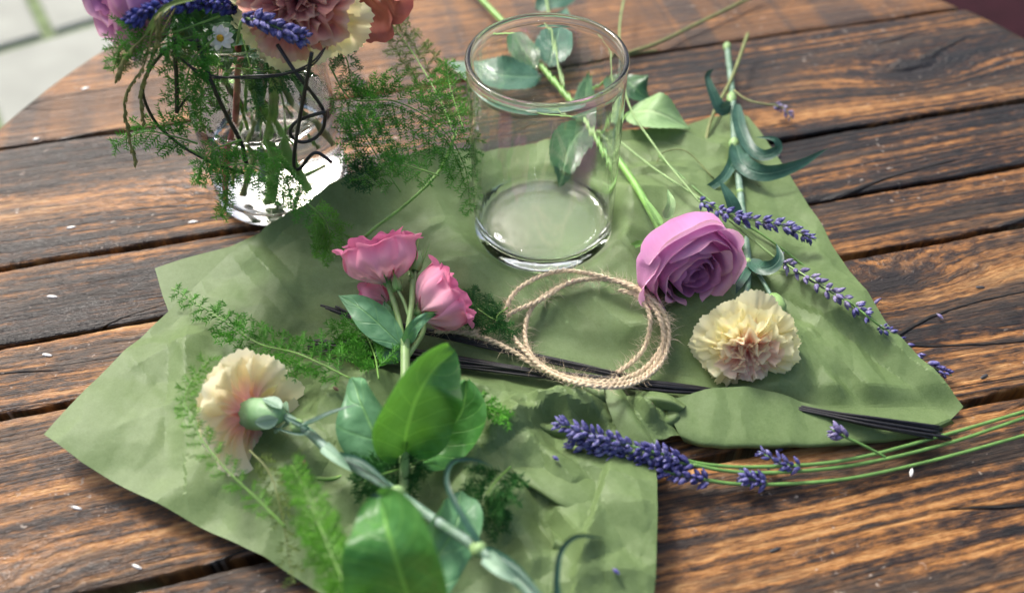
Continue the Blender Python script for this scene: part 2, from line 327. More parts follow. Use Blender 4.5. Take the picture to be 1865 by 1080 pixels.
# ------------------------------------------------------------------ the table: planks cut to a round top
YAW = 0.2232; DU = Vector((math.cos(YAW), math.sin(YAW), 0)); DN = Vector((-math.sin(YAW), math.cos(YAW), 0))
TC = (0.150, 0.440); TR = 0.497
def uvn(p): return Vector(p).dot(DU), Vector(p).dot(DN)
GAPS = [(-0.060, 0.002), (0.095, 0.004), (0.2487, 0.0030), (0.3812, 0.0030), (0.441, 0.0012), (0.5155, 0.0026), (0.6597, 0.0026), (0.808, 0.002), (0.95, 0.002)]
table = thing('table', 'round table top of weathered orange brown planks with dark gaps', 'table', tuple(DU * TC[0] + DN * TC[1] - Vector((0, 0, 0.75))))
PLANKS = []
def nz(x, y, z=0.0): return noise.noise(Vector((x, y, z)))
for k in range(len(GAPS) - 1):
    v0 = GAPS[k][0] + GAPS[k][1]; v1 = GAPS[k + 1][0] - GAPS[k + 1][1]
    v0 = max(v0, TC[1] - TR + 0.004); v1 = min(v1, TC[1] + TR - 0.004)
    if v1 - v0 < 0.02: continue
    mb = MB(); ou, ov = 2.37 * k + 0.6, 1.13 * k + 0.2
    zt = [0.0, -0.0008, 0.0, -0.0011, -0.0004, 0.0, -0.0012, -0.0005, 0.0][k]
    nv = max(8, int((v1 - v0) / 0.004)); prof = [(0.0, -0.022), (0.0, -0.0030), (0.0003, -0.0010), (0.0010, -0.0003)]
    vs_ = [('e0', a, b) for a, b in prof] + [('m', (j + 1) / (nv + 1), 0) for j in range(nv)] + [('e1', a, b) for a, b in reversed(prof)]
    NU = 190; rows = []; uvs = []
    for i in range(NU + 1):
        row = []; ur = []
        for kind, a, b in vs_:
            wob0 = 0.0016 * nz(i * 0.12 + k * 9, 1.5) + 0.0007 * nz(i * 0.7, k * 5 + 3.3); wob1 = 0.0016 * nz(i * 0.11 + k * 7, 7.5) + 0.0007 * nz(i * 0.66, k * 5 + 8.8)
            a0, a1 = v0 + wob0, v1 + wob1
            v = a0 + a if kind == 'e0' else (a1 - a if kind == 'e1' else lerp(a0 + 0.003, a1 - 0.003, a))
            hw = math.sqrt(max(0.0001, TR ** 2 - (min(max(v, v0 + .001), v1 - .001) - TC[1]) ** 2))
            u = TC[0] - hw + 2 * hw * i / NU
            z = zt + (b if kind != 'm' else 0.0007 * nz(u * 6, v * 40, k * 3.0))
            if i in (0, NU) and z > -0.02: z -= 0.0012
            row.append(DU * u + DN * v + Vector((0, 0, z))); ur.append((u + ou, v + ov))
        rows.append(row); uvs.append(ur)
    mb.grid(rows, lambda i, j: uvs[i][j])
    nc = len(vs_)
    for e in (0, NU):
        mb.f.append(tuple(e * nc + j for j in range(nc)) if e else tuple(e * nc + j for j in reversed(range(nc))))
    PLANKS.append((v0, v1, zt, mb.build('plank', M['wood_saw' if k == 6 else 'wood'], table)))
for off in (-0.26, 0.27):                                   # battens under the planks
    mb = MB(); a = TC[0] + off; L = 0.40
    pts = [DU * (a + sx * 0.035) + DN * (TC[1] + sy * L) + Vector((0, 0, z)) for z in (-0.047, -0.0225) for sx, sy in ((-1, -1), (1, -1), (1, 1), (-1, 1))]
    b = [mb.vert(p, (p.y, p.x)) for p in pts]
    mb.f += [(0, 3, 2, 1), (4, 5, 6, 7), (0, 1, 5, 4), (1, 2, 6, 5), (2, 3, 7, 6), (3, 0, 4, 7)]
    mb.build('batten', M['wood'], table, False)
    for sy in (-1, 1):
        lg = MB(); c = DU * a + DN * (TC[1] + sy * 0.3)
        lg.tube([c + Vector((0, 0, -0.747)), c + Vector((0, 0, -0.4)), c + Vector((0, 0, -0.0475))], 0.017, 12); lg.build('leg', M['iron'], table)
# old staples left in the planks
for (x, y, a, L) in [(155, 160, 15, 15), (65, 252, 8, 12), (95, 540, -5, 20), (85, 645, -10, 20), (140, 925, -15, 22), (250, 1032, -25, 22), (130, 415, 8, 16), (352, 405, 5, 18),
                     (1412, 1000, 20, 22), (1792, 686, 30, 18), (1785, 524, 0, 16), (640, 414, 70, 12), (1418, 285, 60, 14)]:
    p = P(x, y); u, v = uvn(p)
    for v0, v1, zt, po in PLANKS:
        if v0 <= v <= v1:
            m = mpp(p); mb = MB(); ax = (P(x + 10 * math.cos(rad(a)), y - 10 * math.sin(rad(a))) - p).normalized()
            sd = Vector((-ax.y, ax.x, 0)); hl, hw = L * m * 0.5, 3.4 * m
            pr = [(-1, .3), (-.7, .8), (0, 1), (.7, .8), (1, .3), (1, -.3), (.7, -.8), (0, -1), (-.7, -.8), (-1, -.3)]
            for zz, q in ((-0.0002, 1.0), (0.0003, 0.8)):
                for s, w in pr: mb.vert(p + ax * hl * s * q + sd * hw * w * q + Vector((0, 0, zt + zz + 0.0006)), (0, 0))
            n = len(pr)
            for j in range(n): mb.f.append((j, (j + 1) % n, n + (j + 1) % n, n + j))
            mb.f.append(tuple(range(n, 2 * n)))
            mb.build('staple', M['staple' if x < 700 else 'iron'], po)
# ------------------------------------------------------------------ ground and the seat behind
gz = -0.75
mb = MB(); S = 7.0
for i in range(2):
    for j in range(2): mb.vert((-S + 2 * S * i, -S + 2 * S * j, gz - 0.012))
mb.f.append((0, 2, 3, 1)); ground = mb.build('ground', M['moss'], None, False, 'structure')
rng = random.Random(3); ga = rad(31); GX, GY = Vector((math.cos(ga), math.sin(ga), 0)), Vector((-math.sin(ga), math.cos(ga), 0))
for i in range(-16, 17):
    for j in range(-16, 17):
        c = Vector((-0.7, 1.6, gz)) + GX * (i * 0.36 + (0.18 if j % 2 else 0)) + GY * j * 0.36
        if not (-2.4 < c.x < 2.3 and 0.45 < c.y < 3.3): continue
        mb = MB(); h = 0.166
        for q, zz in ((1.0, -0.03), (1.0, -0.006), (0.95, 0.0)):
            for sx, sy in ((-1, -1), (1, -1), (1, 1), (-1, 1)):
                mb.vert(c + GX * sx * h * q * (1 + rng.uniform(-.02, .02)) + GY * sy * h * q * (1 + rng.uniform(-.02, .02)) + Vector((0, 0, zz)))
        for r in (0, 4):
            for k in range(4): mb.f.append((r + k, r + (k + 1) % 4, r + 4 + (k + 1) % 4, r + 4 + k))
        mb.f.append((8, 9, 10, 11)); mb.build('paving_stone', M['stone'], ground, False)
c = P(1850, -40, -0.32); c.z = -0.75
seat = thing('stool', 'dark burgundy padded seat beyond the far right edge of the table', 'stool', tuple(c))
mb = MB(); rows = []
for t in np.linspace(0, 1, 15):
    a = math.pi * (t - 0.5); zz = 0.43 - 0.04 + 0.04 * math.sin(a); q = 0.26 - 0.035 * (1 - math.cos(a)) if 0 < t < 1 else 0.22
    row = []
    for k in range(48):
        an = 2 * math.pi * k / 48; ca, sa = math.cos(an), math.sin(an); e = 0.35
        row.append(c + Vector((math.copysign(abs(ca) ** e, ca) * q, math.copysign(abs(sa) ** e, sa) * q, zz)))
    rows.append(row)
b = mb.grid(rows, closed=True); n = len(mb.v); mb.f.append(tuple(range(n - 48, n))); mb.f.append(tuple(reversed(range(48)))); mb.build('cushion', M['maroon'], seat)
for sx in (-1, 1):
    for sy in (-1, 1):
        mb = MB(); q = c + Vector((sx * 0.2, sy * 0.2, 0)); mb.tube([q + Vector((0, 0, 0.001)), q + Vector((0, 0, 0.2)), q + Vector((0, 0, 0.36))], 0.014, 10); mb.build('leg', M['iron'], seat)

# ------------------------------------------------------------------ the green wrapping paper
def facet(X, Y, cell, seed, ang=0.0):
    ca, sa = math.cos(ang), math.sin(ang); x = (X * ca - Y * sa) / cell; y = (X * sa + Y * ca) / cell
    u = x + y * 0.57735; v = y * 1.1547
    i = np.floor(u); j = np.floor(v); fu = u - i; fv = v - j
    def hsh(a, b):
        q = np.sin(a * 127.1 + b * 311.7 + seed * 74.7) * 43758.5453; return (q - np.floor(q)) * 2 - 1
    h00, h10, h01, h11 = hsh(i, j), hsh(i + 1, j), hsh(i, j + 1), hsh(i + 1, j + 1)
    lo = h00 + (h10 - h00) * fu + (h01 - h00) * fv
    hi = h11 + (h01 - h11) * (1 - fu) + (h10 - h11) * (1 - fv)
    return np.where(fu + fv < 1, lo, hi)
def worley(X, Y, cell, seed):
    x = X / cell; y = Y / cell; i = np.floor(x); j = np.floor(y); best = np.full(X.shape, 9.0)
    def hs(a, b, k):
        q = np.sin(a * 127.1 + b * 311.7 + (seed + k) * 74.7) * 43758.5453; return q - np.floor(q)
    for di in (-1, 0, 1):
        for dj in (-1, 0, 1):
            a, b = i + di, j + dj; dx = x - (a + hs(a, b, 0)); dy = y - (b + hs(a, b, 1)); r = hs(a, b, 2) * 3.14; sq = 0.55 + hs(a, b, 3)
            d = np.zeros(X.shape)
            for k in range(3):
                an = r + k * 1.0472; d = np.maximum(d, np.abs(dx * np.cos(an) + dy * np.sin(an)) * (sq if k == 0 else 1.0))
            best = np.minimum(best, d)
    return best
def segd(X, Y, A, B):
    ax, ay = A.x, A.y; dx, dy = B.x - A.x, B.y - A.y; L2 = dx * dx + dy * dy
    t = np.clip(((X - ax) * dx + (Y - ay) * dy) / L2, 0, 1)
    side = np.sign((X - ax) * dy - (Y - ay) * dx)
    return np.hypot(X - ax - t * dx, Y - ay - t * dy), t, side
def blob(X, Y, x, y, r):                      # soft disc round a pixel's place on the table, r in metres
    c = P(x, y); return np.exp(-((X - c.x) ** 2 + (Y - c.y) ** 2) / (r * r))
RIDGES = [  # (x0,y0, x1,y1, height, width right of the line, width left of it)
    (1400, 520, 1735, 738, 0.010, 0.012, 0.060), (560, 545, 700, 520, 0.006, 0.012, 0.02), (455, 470, 560, 590, 0.006, 0.012, 0.012), (640, 340, 450, 455, 0.008, 0.02, 0.02),
    (560, 590, 520, 640, 0.006, 0.008, 0.014), (870, 850, 1010, 765, 0.010, 0.010, 0.016), (1060, 925, 950, 830, 0.006, 0.010, 0.02), (1110, 870, 1045, 1085, 0.006, 0.003, 0.03),
    (1000, 690, 1060, 740, 0.009, 0.008, 0.010), (1110, 720, 1190, 800, 0.010, 0.006, 0.006), (1060, 700, 1120, 760, 0.008, 0.006, 0.008), (960, 760, 1090, 790, 0.010, 0.008, 0.014),
    (1120, 440, 1230, 560, 0.004, 0.010, 0.014), (1060, 560, 1160, 640, 0.004, 0.010, 0.016), (990, 560, 1090, 660, 0.003, 0.010, 0.012),
    (900, 920, 980, 1080, 0.008, 0.012, 0.02), (1000, 940, 1080, 1060, 0.010, 0.010, 0.02), (520, 720, 640, 690, 0.006, 0.012, 0.02), (600, 760, 680, 860, 0.006, 0.012, 0.02), (420, 760, 560, 850, 0.004, 0.02, 0.02),
    (352, 610, 352, 850, 0.006, 0.012, 0.045), (250, 700, 345, 640, 0.003, 0.02, 0.02), (400, 880, 560, 960, 0.004, 0.012, 0.03), (470, 450, 640, 400, 0.005, 0.02, 0.02),
    (1480, 640, 1640, 780, 0.004, 0.008, 0.02), (1180, 250, 1330, 300, 0.006, 0.015, 0.02), (1120, 330, 1250, 340, 0.004, 0.006, 0.012), (1090, 270, 1200, 265, 0.006, 0.008, 0.015)]
BK0, BK1 = P(455, 462), P(870, 285)
WIRELINES = [(P(560, 630), P(1000, 684)), (P(1000, 684), P(1300, 716)), (P(590, 560), P(1130, 686))]
def paperh(X, Y):
    X = np.asarray(X, float); Y = np.asarray(Y, float)
    h = np.full(X.shape, 0.0030)
    wx = 0.012 * facet(X, Y, 0.09, 5.0, 0.3); wy = 0.012 * facet(X, Y, 0.09, 9.0, 0.3)
    mid = np.clip(blob(X, Y, 800, 720, 0.14) + blob(X, Y, 1000, 900, 0.10) + 0.8 * blob(X, Y, 1150, 420, 0.09) + 0.15 * blob(X, Y, 1050, 600, 0.08) + 0.6 * blob(X, Y, 1400, 600, 0.08), 0, 1)
    mid = mid * (1 - 0.6 * blob(X, Y, 1085, 600, 0.055)) * (1 - 0.7 * blob(X, Y, 930, 560, 0.03)) * (1 - 0.5 * blob(X, Y, 1150, 840, 0.04))
    knot = np.clip(blob(X, Y, 1060, 745, 0.035) + blob(X, Y, 1190, 765, 0.028) + 0.5 * blob(X, Y, 960, 790, 0.03), 0, 1)
    h += (0.0032 + 0.0040 * mid) * (facet(X + wx, Y + wy, 0.050, 1.0, 0.5) * 0.5 + 0.4)
    h += (0.0004 + 0.0030 * mid + 0.003 * knot) * facet(X + wx, Y - wy, 0.027, 2.0, 1.1)
    h += (0.0008 * mid + 0.0030 * knot) * (facet(X - wx, Y + wy, 0.0125, 3.0, 0.2))
    h += (0.0045 + 0.0160 * mid) * worley(X + 1.5 * wx, Y + 1.5 * wy, 0.066, 3.0)
    h += (0.0034 * mid * (0.4 + 1.2 * np.clip(0.5 + facet(X, Y, 0.08, 31.0), 0, 1)) + 0.006 * knot) * worley(X + 1.4 * wx, Y + 1.4 * wy, 0.026, 8.0) + 0.0065 * mid * worley(X + 2 * wx, Y - 2 * wy, 0.043, 15.0)
    h += 0.002 * knot
    for x0, y0, x1, y1, hh, wr, wl_ in RIDGES:
        d, t, s = segd(X, Y, P(x0, y0), P(x1, y1)); w = np.where(s > 0, wr, wl_)
        fade = np.clip(np.minimum(t, 1 - t) * 5 + 0.25, 0, 1)
        h += hh * fade * np.clip(1 - d / w, 0, 1)
    # the back left edge stands up against the flower vase
    d, t, s = segd(X, Y, BK0, BK1); h += 0.030 * np.clip(1 - d / 0.060, 0, 1) ** 2 * sstep(0.0, 0.45, t) * (1 - 0.6 * sstep(0.75, 1.0, t))
    # the left tip lifts a little
    h += 0.012 * blob(X, Y, 90, 790, 0.07) + 0.005 * blob(X, Y, 300, 920, 0.06)
    # flat where the empty vase stands
    # pressed flat where the wires lie
    for a_, b_ in WIRELINES:
        d, t, s = segd(X, Y, a_, b_); h = lerp(0.0045, h, sstep(0.006, 0.034, d))
    d, t, s = segd(X, Y, P(1275, 775), P(1700, 780)); h = lerp(0.0022, h, sstep(0.012, 0.026, d))
    vd = np.hypot(X - 0.0236, Y - 0.4808); h = lerp(0.0030, h, sstep(0.045, 0.066, vd)); 
    return np.maximum(h, 0.0016)
def dens(poly, step):
    out = []
    for a, b in zip(poly, poly[1:] + poly[:1]):
        L = (b - a).length; n = max(1, int(L / step))
        for i in range(n): out.append(a.lerp(b, i / n))
    return out
def inside(px, py, X, Y):
    r = np.zeros(X.shape, bool); n = len(px); j = n - 1
    for i in range(n):
        c = ((py[i] > Y) != (py[j] > Y)) & (X < (px[j] - px[i]) * (Y - py[i]) / (py[j] - py[i] + 1e-12) + px[i]); r ^= c; j = i
    return r
def crisp(o, ang):                              # sharp creases and a sharp cut edge
    me = o.data; me.set_sharp_from_angle(angle=rad(ang)); cnt = {}
    for p in me.polygons:
        for k in p.edge_keys: cnt[k] = cnt.get(k, 0) + 1
    at = me.attributes.get('sharp_edge') or me.attributes.new('sharp_edge', 'BOOLEAN', 'EDGE')
    fl = np.zeros(len(me.edges), bool); at.data.foreach_get('value', fl)
    for i, e in enumerate(me.edges):
        if cnt.get(e.key, 0) == 1: fl[i] = True
    at.data.foreach_set('value', fl)
def sheet(name, poly, hf, step, parent, mat, jit=0.15, zoff=0.0):
    b = dens([Vector((p[0], p[1])) for p in poly], step); px = np.array([q.x for q in b]); py = np.array([q.y for q in b])
    X, Y = np.meshgrid(np.arange(px.min(), px.max(), step), np.arange(py.min(), py.max(), step)); X[::2] += step / 2
    r = np.random.RandomState(4); X = X + r.uniform(-jit, jit, X.shape) * step; Y = Y + r.uniform(-jit, jit, Y.shape) * step
    X, Y = X.ravel(), Y.ravel(); k = inside(px, py, X, Y)
    X, Y = X[k], Y[k]
    far = np.ones(len(X), bool)
    for q in b: far &= ((X - q.x) ** 2 + (Y - q.y) ** 2) > (0.72 * step) ** 2
    pts = [(q.x, q.y) for q in b] + list(zip(X[far], Y[far])); n = len(b)
    vo, _, fo, *_r = delaunay_2d_cdt([Vector(p) for p in pts], [(i, (i + 1) % n) for i in range(n)], [], 1, 1e-7)
    va = np.array([(v.x, v.y) for v in vo]); z = hf(va[:, 0], va[:, 1]) + zoff
    mb = MB(); mb.v = np.c_[va, z].tolist(); mb.uv = va.tolist(); mb.f = [tuple(f) for f in fo]
    o = mb.build(name, mat, parent); crisp(o, 9)
    sm = o.modifiers.new('thick', 'SOLIDIFY'); sm.thickness = 0.00025; sm.offset = 0
    return o
def Pp(x, y):                                  # pixel -> point on the paper
    z = 0.003
    for _ in range(5):
        q = P(x, y, z); z = float(paperh(np.array([q.x]), np.array([q.y]))[0])
    return P(x, y, z)
paper = thing('wrapping_paper', 'large crumpled sheet of sage green wrapping paper under the flowers', 'paper', tuple(P(900, 700)))
OUT = [(80, 791), (150, 715), (240, 628), (330, 545), (415, 464), (455, 440), (560, 375), (642, 336), (740, 300), (860, 275), (990, 252), (1100, 245), (1200, 232), (1290, 215), (1340, 207), (1362, 212), (1400, 262), (1440, 322), (1500, 415), (1570, 520), (1625, 600), (1665, 640),
       (1755, 740), (1700, 790), (1600, 800), (1450, 806), (1330, 806), (1255, 796), (1215, 798), (1196, 800), (1196, 870), (1197, 960), (1194, 1050), (1186, 1150), (1120, 1230), (800, 1230), (640, 1110), (480, 1012), (330, 940), (230, 890), (150, 842)]
po = []
for x, y in OUT:
    q = Pp(x, y); po.append((q.x, q.y))
sheet('paper_sheet', po, paperh, 0.0017, paper, M['paper'])
lo = [P(x, y, 0.002) for x, y in [(287, 500), (350, 476), (420, 452), (520, 400), (640, 345), (700, 420), (560, 560), (430, 640), (316, 590), (300, 548)]]
sheet('under_corner', [(q.x, q.y) for q in lo], lambda X, Y: np.maximum(0.0012, 0.0012 + 0.007 * blob(X, Y, 285, 498, 0.05) * 1.0), 0.006, paper, M['paper'])
def loft(name, lines, nu, nv, parent, mat, crease=0.0, seed=0.0, thick=0.00025, lin=False):
    cols = [catmull(l, nu) for l in lines]; rows = []
    for i in range(nu):
        if lin:
            pl = [q[i] for q in cols]; m = nv // (len(pl) - 1) + 1; c = [pl[a].lerp(pl[a + 1], b / m) for a in range(len(pl) - 1) for b in range(m)] + [pl[-1]]
        else: c = catmull([q[i] for q in cols], nv)
        rows.append(c)
    if crease:
        X = np.array([[p.x for p in r] for r in rows]); Y = np.array([[p.y for p in r] for r in rows])
        dz = crease * (facet(X, Y, 0.03, seed, 0.4) + 0.4 * facet(X, Y, 0.013, seed + 1, 1.0))
        rows = [[p + Vector((0, 0, float(dz[i, j]))) for j, p in enumerate(r)] for i, r in enumerate(rows)]
    mb = MB(); mb.grid(rows); o = mb.build(name, mat, parent); crisp(o, 10); sm = o.modifiers.new('thick', 'SOLIDIFY'); sm.thickness = thick; sm.offset = 0
    return o
# front edge rolled back over the wires
L = [[(1262, 800, .003), (1300, 800, .002), (1400, 800, .002), (1520, 798, .002), (1620, 793, .002), (1690, 788, .002), (1735, 772, .003)],
     [(1250, 806, .004), (1290, 814, .003), (1400, 817, .003), (1520, 811, .003), (1620, 801, .003), (1680, 795, .003), (1738, 770, .004)],
     [(1238, 792, .010), (1284, 806, .009), (1395, 809, .008), (1515, 804, .007), (1614, 797, .006), (1678, 793, .005), (1736, 769, .006)],
     [(1222, 760, .0130), (1278, 765, .0125), (1388, 762, .0105), (1495, 775, .009), (1594, 785, .0085), (1668, 791, .007), (1733, 767, .008)],
     [(1213, 742, .0150), (1284, 735, .0140), (1386, 732, .0118), (1482, 750, .0105), (1576, 774, .0095), (1660, 789, .0075), (1730, 766, .0085)],
     [(1205, 728, .0165), (1290, 712, .0150), (1385, 711, .0130), (1470, 733, .0115), (1560, 763, .0105), (1650, 786, .008), (1728, 764, .009)]]
loft('rolled_edge', [[P(*p) for p in l] for l in L], 110, 48, paper, M['paper'], 0.0026, 4.0)
# folded strips and knotted folds of the middle
loft('folded_strip', [[P(1098, 706, .020), P(1108, 742, .022), P(1128, 790, .018), P(1152, 830, .014)], [P(1118, 700, .022), P(1142, 742, .024), P(1168, 785, .021), P(1196, 822, .015)], [P(1126, 698, .018), P(1156, 742, .018), P(1180, 782, .015), P(1202, 818, .010)]], 40, 16, paper, M['paper'], 0.0008, 7.0)
loft('folded_strip', [[P(1150, 742, .012), P(1190, 745, .014), P(1235, 752, .013)], [P(1155, 725, .018), P(1200, 728, .021), P(1245, 742, .018)], [P(1160, 712, .016), P(1205, 716, .019), P(1250, 735, .015)]], 44, 24, paper, M['paper'], 0.0022, 2.0)
loft('folded_strip', [[P(1165, 800, .004), P(1205, 800, .004), P(1242, 778, .006)], [P(1172, 775, .016), P(1205, 770, .018), P(1238, 757, .014)], [P(1160, 752, .015), P(1195, 748, .016), P(1230, 745, .012)]], 50, 34, paper, M['paper'], 0.004, 12.0)
loft('folded_strip', [[P(1018, 735, .008), P(1060, 752, .010), P(1105, 750, .010)], [P(1025, 712, .019), P(1065, 722, .022), P(1100, 722, .021)], [P(1030, 696, .018), P(1062, 698, .020), P(1098, 700, .019)]], 50, 34, paper, M['paper'], 0.004, 21.0)
loft('folded_strip', [[P(925, 790, .010), P(1000, 800, .010), P(1060, 805, .008)], [P(930, 768, .018), P(1000, 775, .020), P(1058, 782, .017)], [P(945, 752, .012), P(1000, 750, .014), P(1060, 758, .014)]], 54, 34, paper, M['paper'], 0.004, 33.0)

# overlapping folds of the front half
loft('overlapping_fold', [[P(890, 806, .012), P(1000, 806, .014), P(1125, 836, .013)], [P(925, 846, .021), P(1008, 876, .023), P(1122, 872, .018)], [P(955, 882, .021), P(1044, 926, .022), P(1128, 902, .016)], [P(962, 880, .015), P(1046, 921, .015), P(1126, 898, .011)], [P(950, 850, .010), P(1040, 885, .010), P(1122, 875, .008)]], 50, 34, paper, M['paper'], 0.0022, 41.0)
loft('overlapping_fold', [[P(1000, 962, .010), P(1075, 985, .010), P(1150, 1010, .006)], [P(1010, 985, .021), P(1072, 1012, .021), P(1142, 1040, .014)], [P(1000, 1012, .012), P(1062, 1046, .012), P(1132, 1078, .006)]], 40, 26, paper, M['paper'], 0.0022, 47.0)

# ------------------------------------------------------------------ glass vases
VC1 = Vector((0.0236, 0.4790, 0.0034)); VR, VH = 0.0503, 0.1432
def vase(name, label, c, h):
    t = thing(name, label, 'vase', tuple(c)); mb = MB(); w = 0.0027; R = VR
    prof = [(0.0005, 0.0030), (0.012, 0.0029), (0.024, 0.0024), (0.034, 0.0016), (0.040, 0.0006), (0.0455, 0.0), (0.0482, 0.0006), (0.0496, 0.0022), (R, 0.0055)]
    prof += [(R, lerp(0.0055, h - 0.002, k / 14)) for k in range(1, 15)]
    prof += [(R + 0.0005, h - 0.0008), (R, h), (R - w * 0.5, h + 0.0005), (R - w, h), (R - w - 0.0006, h - 0.001), (R - w, h - 0.0025)]
    prof += [(R - w, lerp(h - 0.0025, 0.016, k / 14)) for k in range(1, 15)]
    prof += [(R - w - 0.0008, 0.0125), (R - w - 0.0030, 0.0098), (0.0400, 0.0082), (0.0355, 0.0094), (0.0300, 0.0083), (0.0235, 0.0091), (0.0160, 0.0082), (0.0085, 0.0088), (0.0005, 0.0084)]
    Mx = Matrix.Translation(c); b = mb.lathe(prof, Mx, 112); n = len(mb.v)
    mb.f.append(tuple(reversed(range(112)))); mb.f.append(tuple(range(n - 112, n)))
    mb.build('glass_wall', M['glass'], t); return t
vase('glass_vase', 'empty clear glass cylinder vase standing on the green paper', VC1, VH)
VC2 = P(516, 336); VC2.z = 0.0008
vase('glass_vase', 'clear glass cylinder vase half full of water holding the flower bouquet', VC2, VH + 0.004)
mb = MB(); wr = VR - 0.0027 + 0.0003; wz = 0.078
mb.lathe([(0.0005, 0.0080), (0.03, 0.0079), (0.040, 0.0081), (wr - 0.0030, 0.0095), (wr - 0.0006, 0.0122), (wr, 0.016)] + [(wr, lerp(0.016, wz, k / 6)) for k in range(1, 7)] + [(wr - 0.0012, wz - 0.0009), (wr - 0.004, wz - 0.0012), (0.025, wz - 0.0013), (0.0005, wz - 0.0013)], Matrix.Translation(VC2), 96)
n = len(mb.v); mb.f.append(tuple(reversed(range(96)))); mb.f.append(tuple(range(n - 96, n)))
centred(mb, 'vase_water', M['water'], 'clear water filling the lower half of the bouquet vase', 'water', kind='thing')

# ------------------------------------------------------------------ plant builders
def CP(pts):                                   # (x, y, lift above the paper or the table) -> points
    out = []
    pp = np.array(po)
    for x, y, dz in pts:
        z = dz
        for _ in range(4):
            q = P(x, y, z)
            on = bool(inside(pp[:, 0], pp[:, 1], np.array([q.x]), np.array([q.y]))[0])
            z = dz + (float(paperh(np.array([q.x]), np.array([q.y]))[0]) if on else 0.0)
        out.append(P(x, y, z))
    return out
def stem(name, pts, r, mat, parent, n=40, seg=8, rf=None, wig=0.0, kind=None):
    c = catmull(pts, n)
    if wig: c = [p + Vector((nz(i * .5, p.x * 40), nz(i * .5, p.y * 40, 3), 0)) * wig for i, p in enumerate(c)]
    mb = MB(); mb.tube(c, r, seg, rf=rf); return mb.build(name, mat, parent, kind=kind)
def prof_ovate(t): return max(0.03, (math.sin(math.pi * t ** 0.72)) ** 0.85)
def prof_blade(t): return max(0.03, min(1.0, t * 6 + 0.45) * (1 - t ** 2.6))
def prof_round(t): return max(0.04, (math.sin(math.pi * (0.04 + 0.955 * t ** 0.8))) ** 0.6)
def leaf(name, pts, width, mat, parent, up=(0, 0, 1), cup=0.25, prof=prof_ovate, wave=0.0, serr=0.0, n=22, nc=9, seed=0.0, twist=0.0, thick=0.0004, asym=0.0):
    c = catmull(pts, n); up = Vector(up); rows = []
    for i, p in enumerate(c):
        t = i / (n - 1); tg = (c[min(i + 1, n - 1)] - c[max(i - 1, 0)]).normalized()
        u = up.lerp(Vector(twist), t) if isinstance(twist, tuple) else up
        sd = tg.cross(u)
        sd = sd.normalized() if sd.length > 1e-5 else tg.orthogonal().normalized(); nn = sd.cross(tg).normalized()
        w = width * 0.5 * prof(t) * (1 + serr * (1 if i % 2 else -1))
        row = []
        for j in range(nc):
            s = 2 * j / (nc - 1) - 1
            wv = wave * math.sin(t * 9 + s * 2.4 + seed) * abs(s) ** 1.4 + wave * 0.6 * nz(t * 4 + seed, s * 2, seed)
            row.append(p + sd * w * s * (1 + asym * s) * math.cos(cup * s * s) + nn * (w * cup * s * s + wv))
        rows.append(row)
    mb = MB(); mb.grid(rows); o = mb.build(name, mat, parent)
    if False:
        sm = o.modifiers.new('thick', 'SOLIDIFY'); sm.thickness = thick; sm.offset = 0
    return o
def frame(base, axis, roll=0.0):
    z = Vector(axis).normalized(); x = Vector((0, 0, 1)).cross(z)
    x = x.normalized() if x.length > 1e-4 else Vector((1, 0, 0)); y = z.cross(x)
    m = Matrix(((x.x, y.x, z.x, base[0]), (x.y, y.y, z.y, base[1]), (x.z, y.z, z.z, base[2]), (0, 0, 0, 1)))
    return m @ Matrix.Rotation(roll, 4, 'Z')
def cup_petal(F, R, H, phi, w, mat, parent, r0=0.004, close=0.2, curl=0.0, flare=0.0, drop=0.0, wob=0.0015, point=0.0, seed=0.0, belly=0.5, nu=15, nv=13, wave=0.0, name='petal', rag=0.02):
    rows = []
    for i in range(nv):
        t = i / (nv - 1); row = []
        for j in range(nu):
            s = 2 * j / (nu - 1) - 1
            edge = 1 - 0.20 * abs(s) ** 2.6 + point * max(0, 1 - abs(s) * 2.2) + rag * nz(s * 3 + seed, seed * 2.1)
            tt = t * edge
            half = w * min(1.0, 0.45 + 1.0 * tt) * (1 - 0.10 * max(0, tt - 0.7) / 0.3)
            a = min(tt / belly, 1.0) * math.pi / 2
            rho = r0 + (R - r0) * math.sin(a)
            if tt > belly: rho -= R * close * ((tt - belly) / (1 - belly)) ** 2
            k = max(0.0, (tt - 0.70) / 0.30)
            rho += curl * k * k * (0.6 + 0.4 * math.cos(s * 1.5)) + flare * s * s * tt
            z = H * (1 - math.cos(min(1.0, tt / (belly * 1.3)) * math.pi / 2)) * 0.45 + H * 0.55 * tt - drop * k * k
            rho += wob * nz(s * 1.6 + seed * 3, tt * 2.2, seed) * (0.4 + tt) + wave * tt ** 3 * math.sin(s * 6 + seed * 5)
            z += wob * nz(s * 2 + seed, tt * 2, seed + 5) + 0.6 * wave * tt ** 3 * math.cos(s * 5 + seed * 3)
            an = phi + s * half
            row.append(F @ Vector((rho * math.cos(an), rho * math.sin(an), z)))
        rows.append(row)
    mb = MB(); mb.grid(rows); return mb.build(name, mat, parent)
